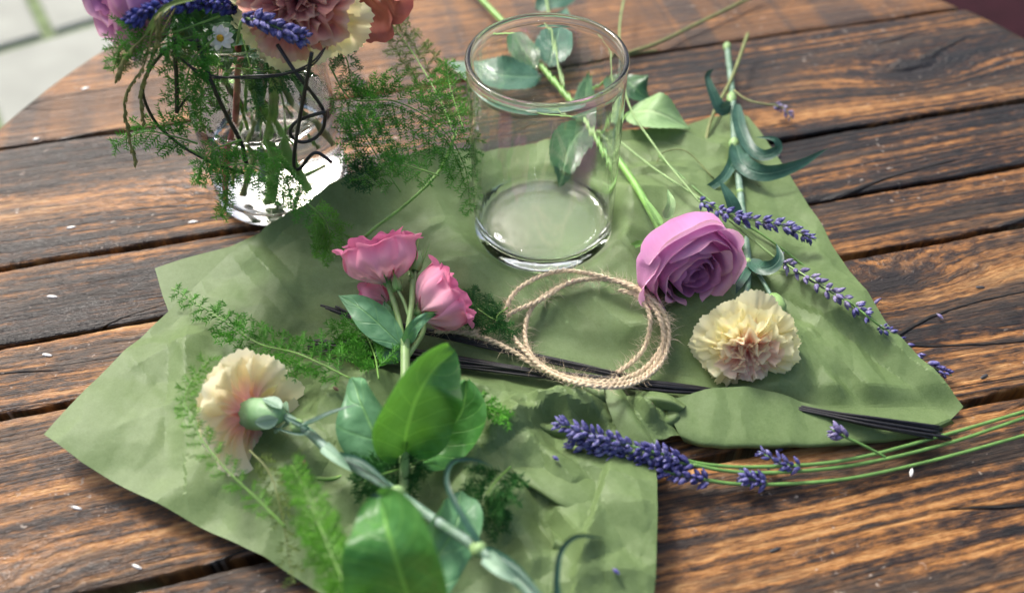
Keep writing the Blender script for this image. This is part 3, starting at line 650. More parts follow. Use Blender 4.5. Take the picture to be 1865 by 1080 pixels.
def fan_petal(F, L, theta, phi, spread, mat, parent, claw=0.004, r0=0.003, ruffle=0.002, nr=4.0, bend=0.5, seed=0.0, nu=25, nv=10, teeth=0.035, name='petal'):
    rows = []; cp, sp_ = math.cos(phi), math.sin(phi); ph = seed * 7.3
    for i in range(nv):
        t = i / (nv - 1); row = []
        for j in range(nu):
            s = 2 * j / (nu - 1) - 1
            ed = 1 - 0.16 * abs(s) ** 2.5 + (teeth * (0.5 * (-1) ** j + 0.8 * nz(j * 1.7, seed * 9)) if i == nv - 1 else 0) + 0.07 * nz(s * 2.2, seed * 4)
            l = L * t * ed; th = theta * (0.55 + 0.45 * min(1, t * 1.6)) + bend * (t - 0.5) * t
            half = spread * (0.22 + 0.78 * t ** 0.7)
            x = l * math.cos(s * half); y = l * math.sin(s * half)
            rf = ruffle * t ** 1.6 * (math.sin(s * nr + ph) + 0.6 * math.sin(s * nr * 2.3 + ph * 1.7) + 0.5 * nz(s * 4, t * 3, seed * 3)) 
            d = Vector((math.sin(th), 0, math.cos(th))); nrm = Vector((-math.cos(th), 0, math.sin(th)))
            q = Vector((r0, 0, claw)) + d * x + Vector((0, 1, 0)) * y + nrm * rf
            row.append(F @ Vector((q.x * cp - q.y * sp_, q.x * sp_ + q.y * cp, q.z)))
        rows.append(row)
    mb = MB(); mb.grid(rows); return mb.build(name, mat, parent)
def rose_bloom(F, parent, mat, S=1.0, seed=1.0, inner=None):
    ga = 2.3999; k = 0
    inner = inner or mat
    for q in range(5):
        f = q / 4; cup_petal(F, lerp(.0045, .0095, f) * S, lerp(.034, .037, f) * S, k * ga + seed, 1.5, inner, parent, .002 * S, .35, .0012 * S, 0, 0, .0012 * S, seed=seed + k, wave=.0004); k += 1
    for q in range(8):
        f = q / 7; cup_petal(F, lerp(.0120, .0225, f) * S, lerp(.0385, .040, f) * S, k * ga + seed, lerp(1.25, 1.0, f), inner if q < 3 else mat, parent, .003 * S, lerp(.28, .10, f), lerp(.0025, .006, f) * S, -.0008 * S, .001 * S, .0022 * S, .03, seed + k, wave=.0007); k += 1
    for q in range(9):
        f = q / 8; cup_petal(F, lerp(.0255, .0330, f) * S, lerp(.040, .034, f) * S, k * ga + seed, lerp(.95, .86, f), mat, parent, .004 * S, lerp(.08, -.04, f), lerp(.0035, .0045, f) * S, -.001 * S, lerp(.001, .003, f) * S, .0022 * S, .0, seed + k, wave=.0010); k += 1
def carn_bloom(F, parent, S, seed, mats, n=(7, 8, 8, 8, 6), open_=1.0, wide=1.0):
    for q in range(5): fan_petal(F, .0135 * S, .12 + .05 * q, q * 1.9, .9, mats[-1], parent, .004, .0006, .0030 * S, 6.0, .3, seed + q * 1.3)
    th = [1.52, 1.22, 0.95, 0.62, 0.28]; Ls = [.032, .030, .027, .023, .019]; k = 0
    for lay in range(5):
        for q in range(n[lay]):
            r = random.Random(seed * 100 + k); k += 1
            fan_petal(F, Ls[lay] * S * r.uniform(.88, 1.08), th[lay] * open_ * r.uniform(.9, 1.08), 2 * math.pi * (q + .5 * (lay % 2)) / n[lay] + r.uniform(-.25, .25), r.uniform(.50, .66) * wide if lay < 3 else r.uniform(.6, .9),
                      mats[min(lay, len(mats) - 1)], parent, .002, .002 + .001 * (4 - lay), lerp(.0020, .0040, lay / 4) * S, lerp(4, 6.5, lay / 4), lerp(.45, .30, lay / 4), r.uniform(0, 9))
def needle_tuft(mb, p, tg, sd, L, k, rng, w=0.00066):
    bn = tg.cross(sd)
    for q in range(k):
        a = 6.2832 * q / k + rng.uniform(-.6, .6)
        d = (tg * rng.uniform(0.45, .95) + sd * math.cos(a) + bn * math.sin(a) * .75).normalized()
        l = L * rng.uniform(.75, 1.15); o = d.orthogonal().normalized() * w * .5; b = len(mb.v)
        for v in (p - o, p + o, p + d * l * .6 + o * .8, p + d * l * .6 - o * .8, p + d * l): mb.v.append((v.x, v.y, v.z)); mb.uv.append((0, 0))
        mb.f.append((b, b + 1, b + 2, b + 3)); mb.f.append((b + 3, b + 2, b + 4))
def twig(mb, p, q, w):
    d = (q - p); n1 = d.orthogonal().normalized() * w; n2 = d.cross(n1).normalized() * w; b = len(mb.v)
    for v in (p + n1, p - n1 * .5 + n2 * .87, p - n1 * .5 - n2 * .87, q + n1, q - n1 * .5 + n2 * .87, q - n1 * .5 - n2 * .87): mb.v.append((v.x, v.y, v.z)); mb.uv.append((0, 0))
    mb.f += [(b, b + 1, b + 4, b + 3), (b + 1, b + 2, b + 5, b + 4), (b + 2, b, b + 3, b + 5)]
def fern(label, pts, nb, blen, mat, stem_mat, seed, cat='fern', needle=0.0044, up=(0, 0, 1), sr=0.0006, tuft=4, step=0.0020, start=0.12, droop=0.15, group=None, spread=1.0, base=None, name='asparagus_fern', ang=0.75):
    rng = random.Random(seed); c = catmull(pts, 48); n = len(c)
    foot = min(c, key=lambda q: q.z)
    t = thing(name, label, cat, tuple(Vector((c[0].x, c[0].y, foot.z))), group)
    mb = MB(); mb.tube(c, (sr, sr * .35), 6); mb.build('stem', stem_mat, t)
    fb = MB(); up = Vector(up)
    for b in range(nb):
        f = start + (1 - start) * (b + rng.uniform(0, .6)) / nb; i = min(n - 2, int(f * (n - 1)))
        p = c[i]; tg = (c[i + 1] - c[i]).normalized(); sd = tg.cross(up); sd = sd.normalized() if sd.length > 1e-4 else tg.orthogonal().normalized(); nn = sd.cross(tg)
        side = 1 if b % 2 else -1
        L = blen * max(.12, (1 - ((f - .35) / .72) ** 2)) * rng.uniform(.7, 1.15)
        d = (tg * rng.uniform(.5, .95) * (1 / max(.3, spread)) * ang + sd * side * spread + nn * rng.uniform(-.35, .35)).normalized()
        ns = max(3, int(L / step)); q = p.copy(); sub = []
        for k in range(ns):
            d = (d + Vector((0, 0, -droop / ns)) + tg * .3 / ns + Vector((rng.uniform(-1, 1), rng.uniform(-1, 1), rng.uniform(-1, 1))) * .03).normalized()
            q0 = q; q = q + d * step; s2 = d.cross(nn).normalized(); twig(fb, q0, q, .00022)
            needle_tuft(fb, q, d, s2, needle * (1 - .45 * k / ns), tuft, rng)
            if k % 3 == 1 and L > .012 and k < ns * .75:
                e = (d * .7 + s2 * (1 if (k // 3) % 2 else -1)).normalized(); q2 = q.copy(); m = int(ns * .30 * (1 - k / ns)) + 1
                for z in range(m):
                    q3 = q2; q2 = q2 + e * step; twig(fb, q3, q2, .00018); needle_tuft(fb, q2, e, nn, needle * .8, tuft, rng)
    # needles along the stem tip
    for i in range(int(n * .55), n - 1):
        tg = (c[i + 1] - c[i]).normalized(); needle_tuft(fb, c[i], tg, tg.orthogonal().normalized(), needle * .8, tuft, rng)
    fb.build('needles', mat, t, False, kind='stuff')
    return t
def lavender(label, stem_pts, head_pts, mat, stem_mat, seed, bud=0.0062, rad_=0.0036, whorls=11, per=7, group=None, sr=0.0008, name='lavender_sprig', gap=None, cat='lavender'):
    rng = random.Random(seed); h = catmull(head_pts, 60); t = thing(name, label, cat, tuple(h[0]), group)
    if stem_pts:
        c = catmull(stem_pts + [head_pts[0]], 50); mb = MB(); mb.tube(c, sr, 6); mb.build('stem', stem_mat, t)
    mb = MB(); mb.tube(h, (sr * .9, sr * .4), 6); mb.build('spike', stem_mat, t)
    for w in range(whorls):
        f = (w + .25) / whorls
        if gap and gap[0] < f < gap[1]: continue
        i = min(58, int(f * 59)); tg = (h[i + 1] - h[i]).normalized(); n1 = tg.orthogonal().normalized(); n2 = tg.cross(n1); mb = MB()
        sz = 1.0 if f < .75 else lerp(1.0, .7, (f - .75) / .25)
        sz *= rng.uniform(.78, 1.15); nper = max(3, per + rng.randint(-2, 1))
        for k in range(nper):
            a = 2 * math.pi * (k + rng.uniform(-.3, .3)) / nper + w; o = n1 * math.cos(a) + n2 * math.sin(a)
            d = (tg * rng.uniform(.55, 1.25) + o * rng.uniform(.7, 1.0)).normalized()
            mb.ell(h[i] + tg * rng.uniform(-.002, .002) + o * .0010 + d * bud * .5 * sz, d, bud * sz * rng.uniform(.8, 1.15), rad_ * .36 * sz * rng.uniform(.85, 1.15), 6, 5, .85)
        mb.build('flower_whorl', mat, t)
    return t
def calyx(F, parent, r, L, mat, name='calyx', lobes=5):
    mb = MB(); rows = []
    for i in range(9):
        f = i / 8; q = r * (0.45 + 0.6 * math.sin(min(1, f * 1.25) * math.pi / 2)); row = []
        for k in range(20):
            a = 2 * math.pi * k / 20; zz = L * f + (L * .13 * abs(math.cos(a * lobes / 2)) if i == 8 else 0)
            row.append(F @ Vector((q * math.cos(a), q * math.sin(a), zz)))
        rows.append(row)
    b = mb.grid(rows, closed=True); mb.f.append(tuple(reversed(range(b, b + 20)))); return mb.build(name, mat, parent)
def sepals(F, parent, n, L, w, mat, out=1.0, back=0.0, seed=0):
    rng = random.Random(seed)
    for k in range(n):
        a = 2 * math.pi * k / n + rng.uniform(-.2, .2); o = Vector((math.cos(a), math.sin(a), 0)); l = L * rng.uniform(.8, 1.15)
        pts = [F @ (o * .002), F @ (o * (.002 + l * .45 * out) + Vector((0, 0, l * .18))), F @ (o * (.002 + l * out) + Vector((0, 0, l * (.35 - back) + rng.uniform(-.002, .002))))]
        leaf('sepal', pts, w, mat, parent, up=(F.to_3x3() @ Vector((0, 0, 1))), cup=.3, prof=prof_blade, n=9, nc=5, thick=0)

# ------------------------------------------------------------------ lilac rose
RB = P(1216, 440, 0.037); AX = Vector((0.36, -0.90, 0.08)).normalized()
t = thing('rose', 'large open lilac rose lying on the paper beside the empty vase', 'rose', (RB.x, RB.y, 0.004))
F = frame(RB, AX, 0.4); rose_bloom(F, t, M['rose'], 1.10, 1.3, M['rose_deep'])
mb = MB(); mb.lathe([(.002, -.006), (.006, -.003), (.008, .001), (.006, .005)], F, 14); mb.build('hip', M['sepal'], t)
st = [RB + AX * -.004] + [P(1165, 350, .026), P(1130, 297, .022), P(1070, 215, .017), P(990, 125, .013), P(925, 50, .011), P(868, -10, .010), P(830, -60, .010)]
stem('stem', st, .0027, M['stem_rose'], t, 50, 10)
up = AX * -1
for a, b, c_, w, mt in [((1212, 398, .052), (1222, 372, .058), (1216, 345, .056), 20, 'leaf_rose_pale'), ((1205, 410, .04), (1190, 385, .036), (1168, 352, .030), 14, 'sepal'), ((1170, 440, .030), (1140, 455, .018), (1108, 470, .008), 13, 'sepal')]:
    leaf('sepal', [P(*a), P(*b), P(*c_)], w * .00037, M[mt], t, up=(0, -.6, .8), cup=.4, prof=prof_blade, n=12, nc=5)
for mid, w, mt in [([(1146, 205, .020), (1195, 205, .030), (1258, 234, .016)], 74, 'leaf_rose_pale'), ([(1128, 140, .014), (1155, 160, .020), (1186, 186, .010)], 62, 'leaf_rose'),
                   ([(1075, 225, .018), (1040, 265, .022), (1020, 340, .012)], 74, 'leaf_rose'), ([(985, 140, .014), (900, 135, .020), (812, 112, .012)], 70, 'leaf_rose_blue'),
                   ([(975, 125, .014), (945, 85, .018), (925, 45, .012)], 48, 'leaf_rose'), ([(1000, 120, .014), (1012, 75, .018), (1030, 15, .014)], 66, 'leaf_rose_blue'), ([(975, 15, .012), (950, -10, .014), (1060, -8, .010)][0:1] + [(1010, 4, .014), (1052, -4, .012)], 40, 'leaf_rose_blue'),
                   ([(1090, 240, .016), (1070, 190, .02), (1080, 130, .012)], 46, 'leaf_rose')]:
    pts = [P(*q) for q in mid]; m = mpp(pts[1])
    leaf('leaf', pts, w * m * 1.15, M[mt], t, up=(0, -.25, 1), cup=.16, wave=.0016, serr=.025, n=30, nc=9, seed=w)
stem('leaf_stalk', [P(1085, 238, .016), P(1118, 240, .018), P(1140, 210, .019), P(1150, 205, .020)], .0010, M['stem_rose'], t, 14, 6)
stem('leaf_stalk', [P(1040, 185, .015), P(1090, 160, .015), P(1130, 141, .014)], .0010, M['stem_rose'], t, 14, 6)

# ------------------------------------------------------------------ cream carnation by the rose
CB = P(1348, 604, .019); AX = Vector((0.0, -0.80, 0.24)).normalized()
t = thing('carnation', 'open cream and peach carnation facing up below the lilac rose', 'carnation', (CB.x, CB.y, .005))
F = frame(CB + AX * .013, AX, .2); carn_bloom(F, t, .93, 2, [M['car'], M['car'], M['car'], M['car_in'], M['car_in']], (10, 10, 9, 8, 6), 1.0, 1.1)
calyx(frame(CB - AX * .010, AX), t, .0062, .020, M['calyx_car'])
sp_ = [(1350, 592, .018), (1358, 545, .016), (1362, 480, .013), (1357, 430, .014), (1348, 350, .014), (1338, 262, .014), (1334, 175, .013), (1324, 82, .012)]
stem('stem', [P(*q) for q in sp_], .0026, M['stem_car'], t, 60, 10)
for x, y, z, r, L in [(1361, 480, .0135, .0038, .010), (1337, 262, .0145, .0043, .014), (1332, 180, .0135, .0042, .018), (1324, 86, .0125, .0036, .014), (1348, 350, .0145, .0030, .007)]:
    a = P(x, y - 12, z); b = P(x, y + 12, z); mb = MB(); mb.ell((a + b) / 2, b - a, L, r, 12, 9); mb.build('stem_node', M['node_car'], t)
for pts, w, up in [([(1331, 192, .015), (1312, 198, .022), (1298, 172, .030), (1288, 140, .036), (1300, 126, .038)], 26, (.35, -.7, .5)),
               ([(1342, 190, .015), (1346, 228, .020), (1364, 268, .020), (1390, 284, .020), (1416, 272, .026), (1410, 254, .032), (1376, 250, .030)], 25, (0, -.6, .8)),
               ([(1340, 262, .016), (1352, 298, .020), (1392, 316, .022), (1450, 302, .024), (1508, 270, .026)], 36, (0, -.75, .65)),
               ([(1336, 266, .015), (1332, 300, .018), (1308, 332, .018), (1262, 350, .014), (1188, 332, .010)], 20, (0, -.5, .9)),
               ([(1340, 392, .016), (1328, 362, .024), (1310, 328, .030)], 32, (.5, -.7, .6)),
               ([(1358, 484, .015), (1350, 502, .018), (1328, 534, .018), (1298, 560, .014)], 30, (-.3, -.6, .8)),
               ([(1364, 474, .016), (1384, 488, .022), (1406, 486, .026), (1420, 468, .030), (1414, 444, .030)], 30, (0, -.5, .9))]:
    q = [P(*p) for p in pts]; leaf('leaf', q, w * mpp(q[1]), M['leaf_car'], t, up=up, cup=.25, prof=prof_blade, n=40, nc=7, thick=.0006)
stem('bud_stalk', [P(1362, 478, .015), P(1385, 505, .016), P(1405, 540, .016)], .0014, M['stem_car'], t, 16, 7)
BA = (P(1420, 572, .014) - P(1405, 536, .016)).normalized(); F = frame(P(1405, 536, .016), BA)
mb = MB(); mb.lathe([(.0018, 0), (.0042, .0022), (.0058, .006), (.0056, .009), (.0036, .013), (.0008, .0160)], F, 18); bo = mb.build('bud', M['bud'], t)
for k in range(5):
    cup_petal(F, .0062, .0165, k * 1.257, .75, M['bud'], bo, .0018, .85, 0, 0, 0, .0004, .06, k + .3, .42, 7, 8, name='bud_scale')

# ------------------------------------------------------------------ carnation seen from behind
CB = P(512, 756, .046); AX = Vector((-0.76, 0.34, -0.42)).normalized()
t = thing('carnation', 'pale cream carnation turned away, seen from behind with its green calyx', 'carnation', (CB.x, CB.y, .004))
F = frame(CB + AX * .020, AX, .5)
carn_bloom(F, t, 1.0, 5, [M['car_out'], M['car_out'], M['car'], M['car_in'], M['car_in']], (8, 8, 6, 5, 4), .88, 1.35)
calyx(frame(CB, AX), t, .0088, .024, M['calyx_car'])
for k in range(4):
    a = k * 1.57 + .4; o = Vector((math.cos(a), math.sin(a), 0)); Fq = frame(CB, AX)
    leaf('bract', [Fq @ (o * .004 - Vector((0, 0, .002))), Fq @ (o * .0078 + Vector((0, 0, .005))), Fq @ (o * .0100 + Vector((0, 0, .011)))], .009, M['bract_car'], t, up=Fq.to_3x3() @ o, cup=.4, n=9, nc=5)
sp_ = [(518, 757, .042), (560, 785, .044), (612, 830, .048), (700, 882, .054), (790, 945, .060), (875, 1002, .064), (965, 1078, .068), (1030, 1140, .070)]
stem('stem', [P(*q) for q in sp_], .0026, M['stem_car'], t, 60, 10)
for x, y, z in [(542, 776, .0435), (725, 898, .057), (872, 1000, .064)]:
    a = P(x - 10, y - 6, z); b = P(x + 10, y + 6, z); mb = MB(); mb.ell((a + b) / 2, b - a, .010, .0042, 12, 9); mb.build('stem_node', M['node_car'], t)
for pts, w, up, mt in [([(548, 776, .051), (568, 770, .054), (605, 752, .058), (652, 736, .060)], 22, (.2, .5, 1), 'leaf_car'),
               ([(590, 812, .053), (612, 832, .057), (640, 858, .056)], 26, (.4, -.7, .7), 'bract_car'),
               ([(610, 828, .053), (660, 842, .058), (725, 896, .059)], 15, (0, -.2, 1), 'leaf_car'),
               ([(735, 905, .058), (690, 905, .050), (660, 930, .040)], 28, (0, -.5, 1), 'leaf_car'),
               ([(880, 1000, .066), (842, 942, .072), (812, 880, .074), (822, 842, .072), (858, 836, .066), (898, 848, .058)], 15, (.5, -.4, .6), 'leaf_car'),
               ([(885, 1012, .066), (912, 1036, .070), (956, 1066, .068)], 34, (.4, -.7, .7), 'bract_car'),
               ([(880, 1000, .066), (935, 1030, .070), (1000, 1100, .076)], 20, (0, -.2, 1), 'leaf_car'),
               ([(1016, 1120, .070), (1012, 1050, .078), (1022, 1000, .080), (1052, 976, .074), (1102, 980, .062)], 17, (.5, -.4, .6), 'leaf_car'),
               ([(520, 760, .048), (560, 782, .047), (540, 790, .044), (470, 770, .044)], 9, (0, -.3, 1), 'leaf_car')]:
    q = [P(*p) for p in pts]; leaf('leaf' if mt == 'leaf_car' else 'bract', q, w * mpp(q[1]), M[mt], t, up=up, cup=.4, prof=prof_blade, n=30, nc=7, thick=.0006)

# ------------------------------------------------------------------ pink lisianthus
LB = P(737, 640, .030)
t = thing('lisianthus', 'stem of pink lisianthus with two open blooms and broad green leaves', 'lisianthus', (LB.x, LB.y, .005))
stem('stem', [P(738, 625, .032), P(738, 700, .032), P(737, 825, .034), P(736, 900, .034), P(742, 1000, .036), P(752, 1130, .036)], .0030, M['stem_pale'], t, 40, 10)
def lis_bloom(base, ax, S, roll, seed, n=6, spread=1.0):
    F = frame(base, ax, roll)
    for k in range(4): cup_petal(F, .0125 * S, .033 * S, k * 1.57 + .2, .9, M['lis_deep'], t, .003, .15, .002 * S, 0, 0, .003 * S, .02, seed + k * 1.1, .55, 13, 11, .0014)
    for k in range(5): cup_petal(F, .0188 * S * spread, .0325 * S, k * 1.2566 + .5, .72, M['lis_deep'], t, .003, .02, .004 * S, 0, .001, .0035 * S, .01, seed + k * 1.7, .55, 15, 12, .0018)
    for k in range(n): cup_petal(F, .0240 * S * spread, .029 * S, k * 6.2832 / n + .25 * math.sin(k * 3.1), .68, M['lis'], t, .003, .0, .0055 * S, .0, .003 * S, .0038 * S, .01, seed + k * 2.3 + 9, .52, 19, 15, .0020, rag=.06)
    mb = MB(); mb.lathe([(.0016, -.004), (.0030, -.002), (.0036, .002), (.0028, .005)], F, 12); mb.build('calyx_cup', M['sepal'], t)
    sepals(F, t, 5, .017 * S, .0022, M['sepal'], 1.0, -.05, int(seed))
B1 = P(705, 512, .044); lis_bloom(B1, Vector((-.16, .55, .48)), .90, .3, 2, 6, 1.08)
B2 = P(768, 568, .034); lis_bloom(B2, Vector((.72, .40, .22)), .88, 1.1, 5, 6, 1.0)
B3 = P(706, 556, .020); lis_bloom(B3, Vector((-.55, .35, -.12)), .55, .2, 8, 5)
stem('flower_stalk', [P(738, 640, .032), P(728, 590, .038), P(716, 545, .042), B1], .0018, M['stem_pale'], t, 24, 8)
stem('flower_stalk', [P(740, 640, .032), P(745, 590, .040), P(750, 550, .044), P(752, 508, .046)], .0019, M['stem_pale'], t, 24, 8)
stem('flower_stalk', [P(742, 650, .030), P(768, 610, .030), P(772, 588, .032), B2], .0017, M['stem_pale'], t, 24, 8)
stem('flower_stalk', [P(730, 650, .026), P(712, 610, .020), B3], .0014, M['stem_pale'], t, 24, 8)
stem('bud_stalk', [P(744, 575, .042), P(735, 548, .046), P(724, 528, .048)], .0010, M['stem_pale'], t, 14, 6)
stem('bud_stalk', [P(748, 560, .042), P(755, 520, .046), P(757, 492, .048)], .0010, M['stem_pale'], t, 14, 6)
for a, b, r in [((725, 530, .048), (718, 500, .050), .0030), ((755, 494, .048), (764, 458, .050), .0042), ((757, 575, .036), (762, 560, .038), .003), ((752, 510, .046), (748, 492, .047), .0018)]:
    A, B = P(*a), P(*b); ax = B - A; L = ax.length; F = frame(A, ax)
    mb = MB(); mb.lathe([(r * .5, 0), (r, L * .25), (r * .95, L * .5), (r * .45, L * .8), (r * .08, L * 1.05)], F, 14); bo = mb.build('bud', M['bud'], t)
    sepals(F, t, 4, L * .8, r * .7, M['sepal'], .35, -1.6, int(r * 1e5))
for pts, w, up, cup, wv, mt, pf in [
        ([(736, 634, .032), (690, 590, .040), (655, 560, .044), (617, 538, .040)], 62, (-.3, -.5, 1), .25, .001, 'leaf_lis_up', prof_ovate),
        ([(728, 640, .026), (706, 590, .032), (700, 548, .036)], 52, (-.3, -.5, 1), .3, .001, 'leaf_lis_up', prof_ovate),
        ([(740, 625, .034), (754, 596, .044), (775, 578, .048), (794, 572, .042)], 26, (.2, -.6, .8), .3, .001, 'leaf_lis_up', prof_blade),
        ([(726, 660, .024), (712, 630, .028), (700, 590, .022)], 60, (-.2, -.5, 1), .3, .001, 'leaf_lis_up', prof_ovate),
        ([(737, 828, .036), (745, 760, .062), (778, 690, .086), (828, 640, .080)], 172, (.35, -.80, .45), .50, .0032, 'leaf_lis', prof_round),
        ([(737, 828, .034), (795, 800, .034), (840, 750, .046), (850, 692, .060)], 118, (.2, -.5, 1), .30, .0030, 'leaf_lis', prof_round),
        ([(733, 828, .034), (690, 800, .040), (660, 740, .050), (640, 688, .052)], 120, (-.4, -.5, .8), .38, .0030, 'leaf_lis_up', prof_round),
        ([(752, 1125, .050), (728, 1035, .086), (706, 965, .100), (690, 905, .094)], 205, (-.1, -.8, .6), .40, .0034, 'leaf_lis', prof_round),
        ([(750, 1100, .038), (800, 1010, .048), (832, 950, .052), (838, 895, .046)], 110, (.3, -.5, .8), .3, .0035, 'leaf_lis_up', prof_round)]:
    q = [P(*p) for p in pts]; leaf('leaf', q, w * mpp(q[1]), M[mt], t, up=up, cup=cup, prof=pf, wave=wv, n=30, nc=15, seed=w * .1, thick=.0005)

# ------------------------------------------------------------------ lavender
def V(l): return [P(*q) for q in l]
lavender('long lavender sprig whose purple head points right beside the lilac rose', V([(1142, -30, .02), (1128, 60, .024), (1142, 180, .030), (1195, 270, .034), (1255, 345, .036)]), V([(1272, 366, .036), (1340, 395, .036), (1420, 410, .032), (1486, 438, .024)]), M['lav'], M['stem_pale'], 3, .0066, .0042, 13, 7)
lavender('greyish lavender head lying across the pale right strip of paper', V([(1102, 236, .020), (1190, 306, .026), (1290, 372, .030), (1360, 428, .026)]), CP([(1412, 470, .010), (1480, 510, .010), (1545, 550, .009), (1606, 582, .008)]), M['lav_dry'], M['stem_pale'], 5, .0062, .0040, 11, 6)
lavender('lavender sprig tucked behind the right corner of the green paper', V([(1200, 284, .018), (1300, 372, .022), (1395, 432, .018), (1500, 512, .014)]), [CP([(1560, 560, .010)])[0], CP([(1600, 592, .010)])[0], CP([(1640, 622, .006)])[0], P(1690, 664, .006), P(1734, 684, .006)], M['lav'], M['stem_lav'], 7, .0062, .0038, 11, 6, gap=(.14, .22))
lavender('tiny dried lavender sprig beside the top of the carnation stem', V([(1336, 165, .018), (1360, 182, .016), (1392, 190, .014)]), V([(1412, 192, .012), (1430, 200, .010), (1442, 218, .006)]), M['lav_dry'], M['stem_dry'], 9, .0050, .0034, 4, 5)
t = thing('lavender_fragment', 'single dry lavender bud beside the paper edge near the sprigs', 'lavender', tuple(P(1585, 560, .004)))
mb = MB(); mb.ell(P(1596, 550, .005), P(1604, 540, .006) - P(1580, 560, .004), .010, .0012, 6, 5); mb.build('bud', M['lav_dry'], t); stem('stem', [P(1576, 562, .004), P(1588, 556, .004), P(1592, 552, .005)], .0006, M['seed'], t, 6, 5)
G = 'front lavender bundle'
lavender('uppermost lavender head of the front bundle, tip reaching furthest left', V([(1890, 742, .010), (1720, 792, .010), (1540, 838, .010), (1380, 850, .012), (1290, 846, .014)]), V([(1240, 836, .018), (1160, 815, .026), (1080, 792, .030), (1012, 768, .032)]), M['lav'], M['stem_lav'], 11, .0070, .0042, 14, 7, G, .0011)
lavender('middle lavender head of the front bundle lying across the folded paper', V([(1890, 752, .008), (1730, 806, .008), (1560, 846, .008), (1420, 860, .010), (1330, 858, .012)]), V([(1262, 846, .016), (1180, 832, .020), (1100, 808, .024), (1040, 790, .026)]), M['lav'], M['stem_lav'], 13, .0070, .0042, 13, 7, G, .0011)
lavender('lowest lavender head of the front bundle, on the longest bare stem', V([(1890, 786, .006), (1700, 838, .006), (1540, 872, .006), (1400, 882, .006), (1330, 880, .008)]), V([(1288, 874, .010), (1210, 858, .014), (1120, 828, .018), (1035, 806, .022)]), M['lav'], M['stem_lav'], 17, .0070, .0042, 15, 7, G, .0011)
lavender('short lavender tip lying on the front stems under the rolled paper edge', [], V([(1455, 850, .013), (1420, 842, .013), (1382, 822, .012)]), M['lav'], M['stem_lav'], 19, .0062, .0036, 6, 6)
lavender('small lavender tuft at the lowest front stem', [], V([(1396, 876, .008), (1375, 874, .010), (1352, 866, .010)]), M['lav'], M['stem_lav'], 23, .0066, .0044, 3, 8)
lavender('pale lavender tip on a thin stalk in front of the rolled paper edge', V([(1612, 832, .012), (1575, 812, .018)]), V([(1540, 796, .022), (1528, 790, .023), (1512, 780, .024)]), M['lav_dry'], M['stem_lav'], 29, .0066, .0042, 3, 6)
# loose olive stems at the back
for k, (pts, r, mt, lb) in enumerate([([(1362, 62, .02), (1334, 140, .016), (1294, 222, .012), (1284, 300, .010), (1302, 366, .014)], .0015, 'stem_olive', 'bent olive green stem running beside the carnation stem'),
               ([(1385, -12, .008), (1270, 44, .006), (1200, 78, .006), (1142, 98, .005)], .0016, 'stem_olive', 'straight olive stem on the far plank right of the empty vase'),
               ([(992, -30, .018), (1000, 30, .02), (1012, 90, .02), (1030, 160, .018)], .0013, 'stem_pale', 'thin pale green stem standing behind the empty vase'),
               ([(1196, 92, .003), (1160, 98, .003), (1130, 106, .003)], .0010, 'stem_olive', 'short dry twig on the far plank behind the empty vase')]):
    mb = MB(); mb.tube(catmull([P(*q) for q in pts], 30), r, 7); centred(mb, 'loose_twig', M[mt], lb, 'stem')
for k, (pts, lb) in enumerate([([(1195, 300, .014), (1208, 278, .02), (1250, 276, .022), (1300, 325, .016)], 'thin curled tendril on the paper between vase and carnation'), ([(1230, 290, .012), (1300, 306, .012), (1385, 340, .01)], 'hair thin tendril beneath the carnation leaves')]):
    mb = MB(); mb.tube(catmull([P(*q) for q in pts], 24), .0005, 5); centred(mb, 'tendril', M['stem_olive'], lb, 'tendril')

# ------------------------------------------------------------------ jute twine
TW = [(792, 604, .010), (830, 604, .009), (880, 614, .010), (935, 640, .012), (985, 672, .013), (1050, 690, .014), (1125, 692, .014), (1180, 665, .012), (1212, 612, .008), (1204, 562, .008), (1165, 525, .008), (1095, 508, .008), (1025, 520, .008), (972, 556, .008), (956, 606, .009), (972, 652, .013),
      (1025, 684, .016), (1105, 699, .016), (1172, 684, .014), (1206, 634, .011), (1200, 575, .012), (1155, 528, .012), (1090, 502, .012), (1020, 494, .011), (962, 514, .012), (928, 546, .012), (922, 590, .012), (950, 632, .015),
      (1000, 678, .019), (1075, 702, .019), (1150, 700, .016), (1204, 660, .012), (1218, 600, .010), (1188, 545, .013), (1120, 512, .013), (1045, 512, .011), (985, 546, .010), (935, 568, .012), (895, 595, .009), (858, 606, .011)]
TW2 = [(1128, 528, .011), (1162, 540, .012), (1184, 578, .011), (1176, 628, .010), (1152, 658, .010), (1124, 678, .011)]
t = thing('twine', 'loose coil of beige jute twine lying over the black wires', 'twine', tuple(P(1085, 600, .004)))
rng = random.Random(8); fb = MB()
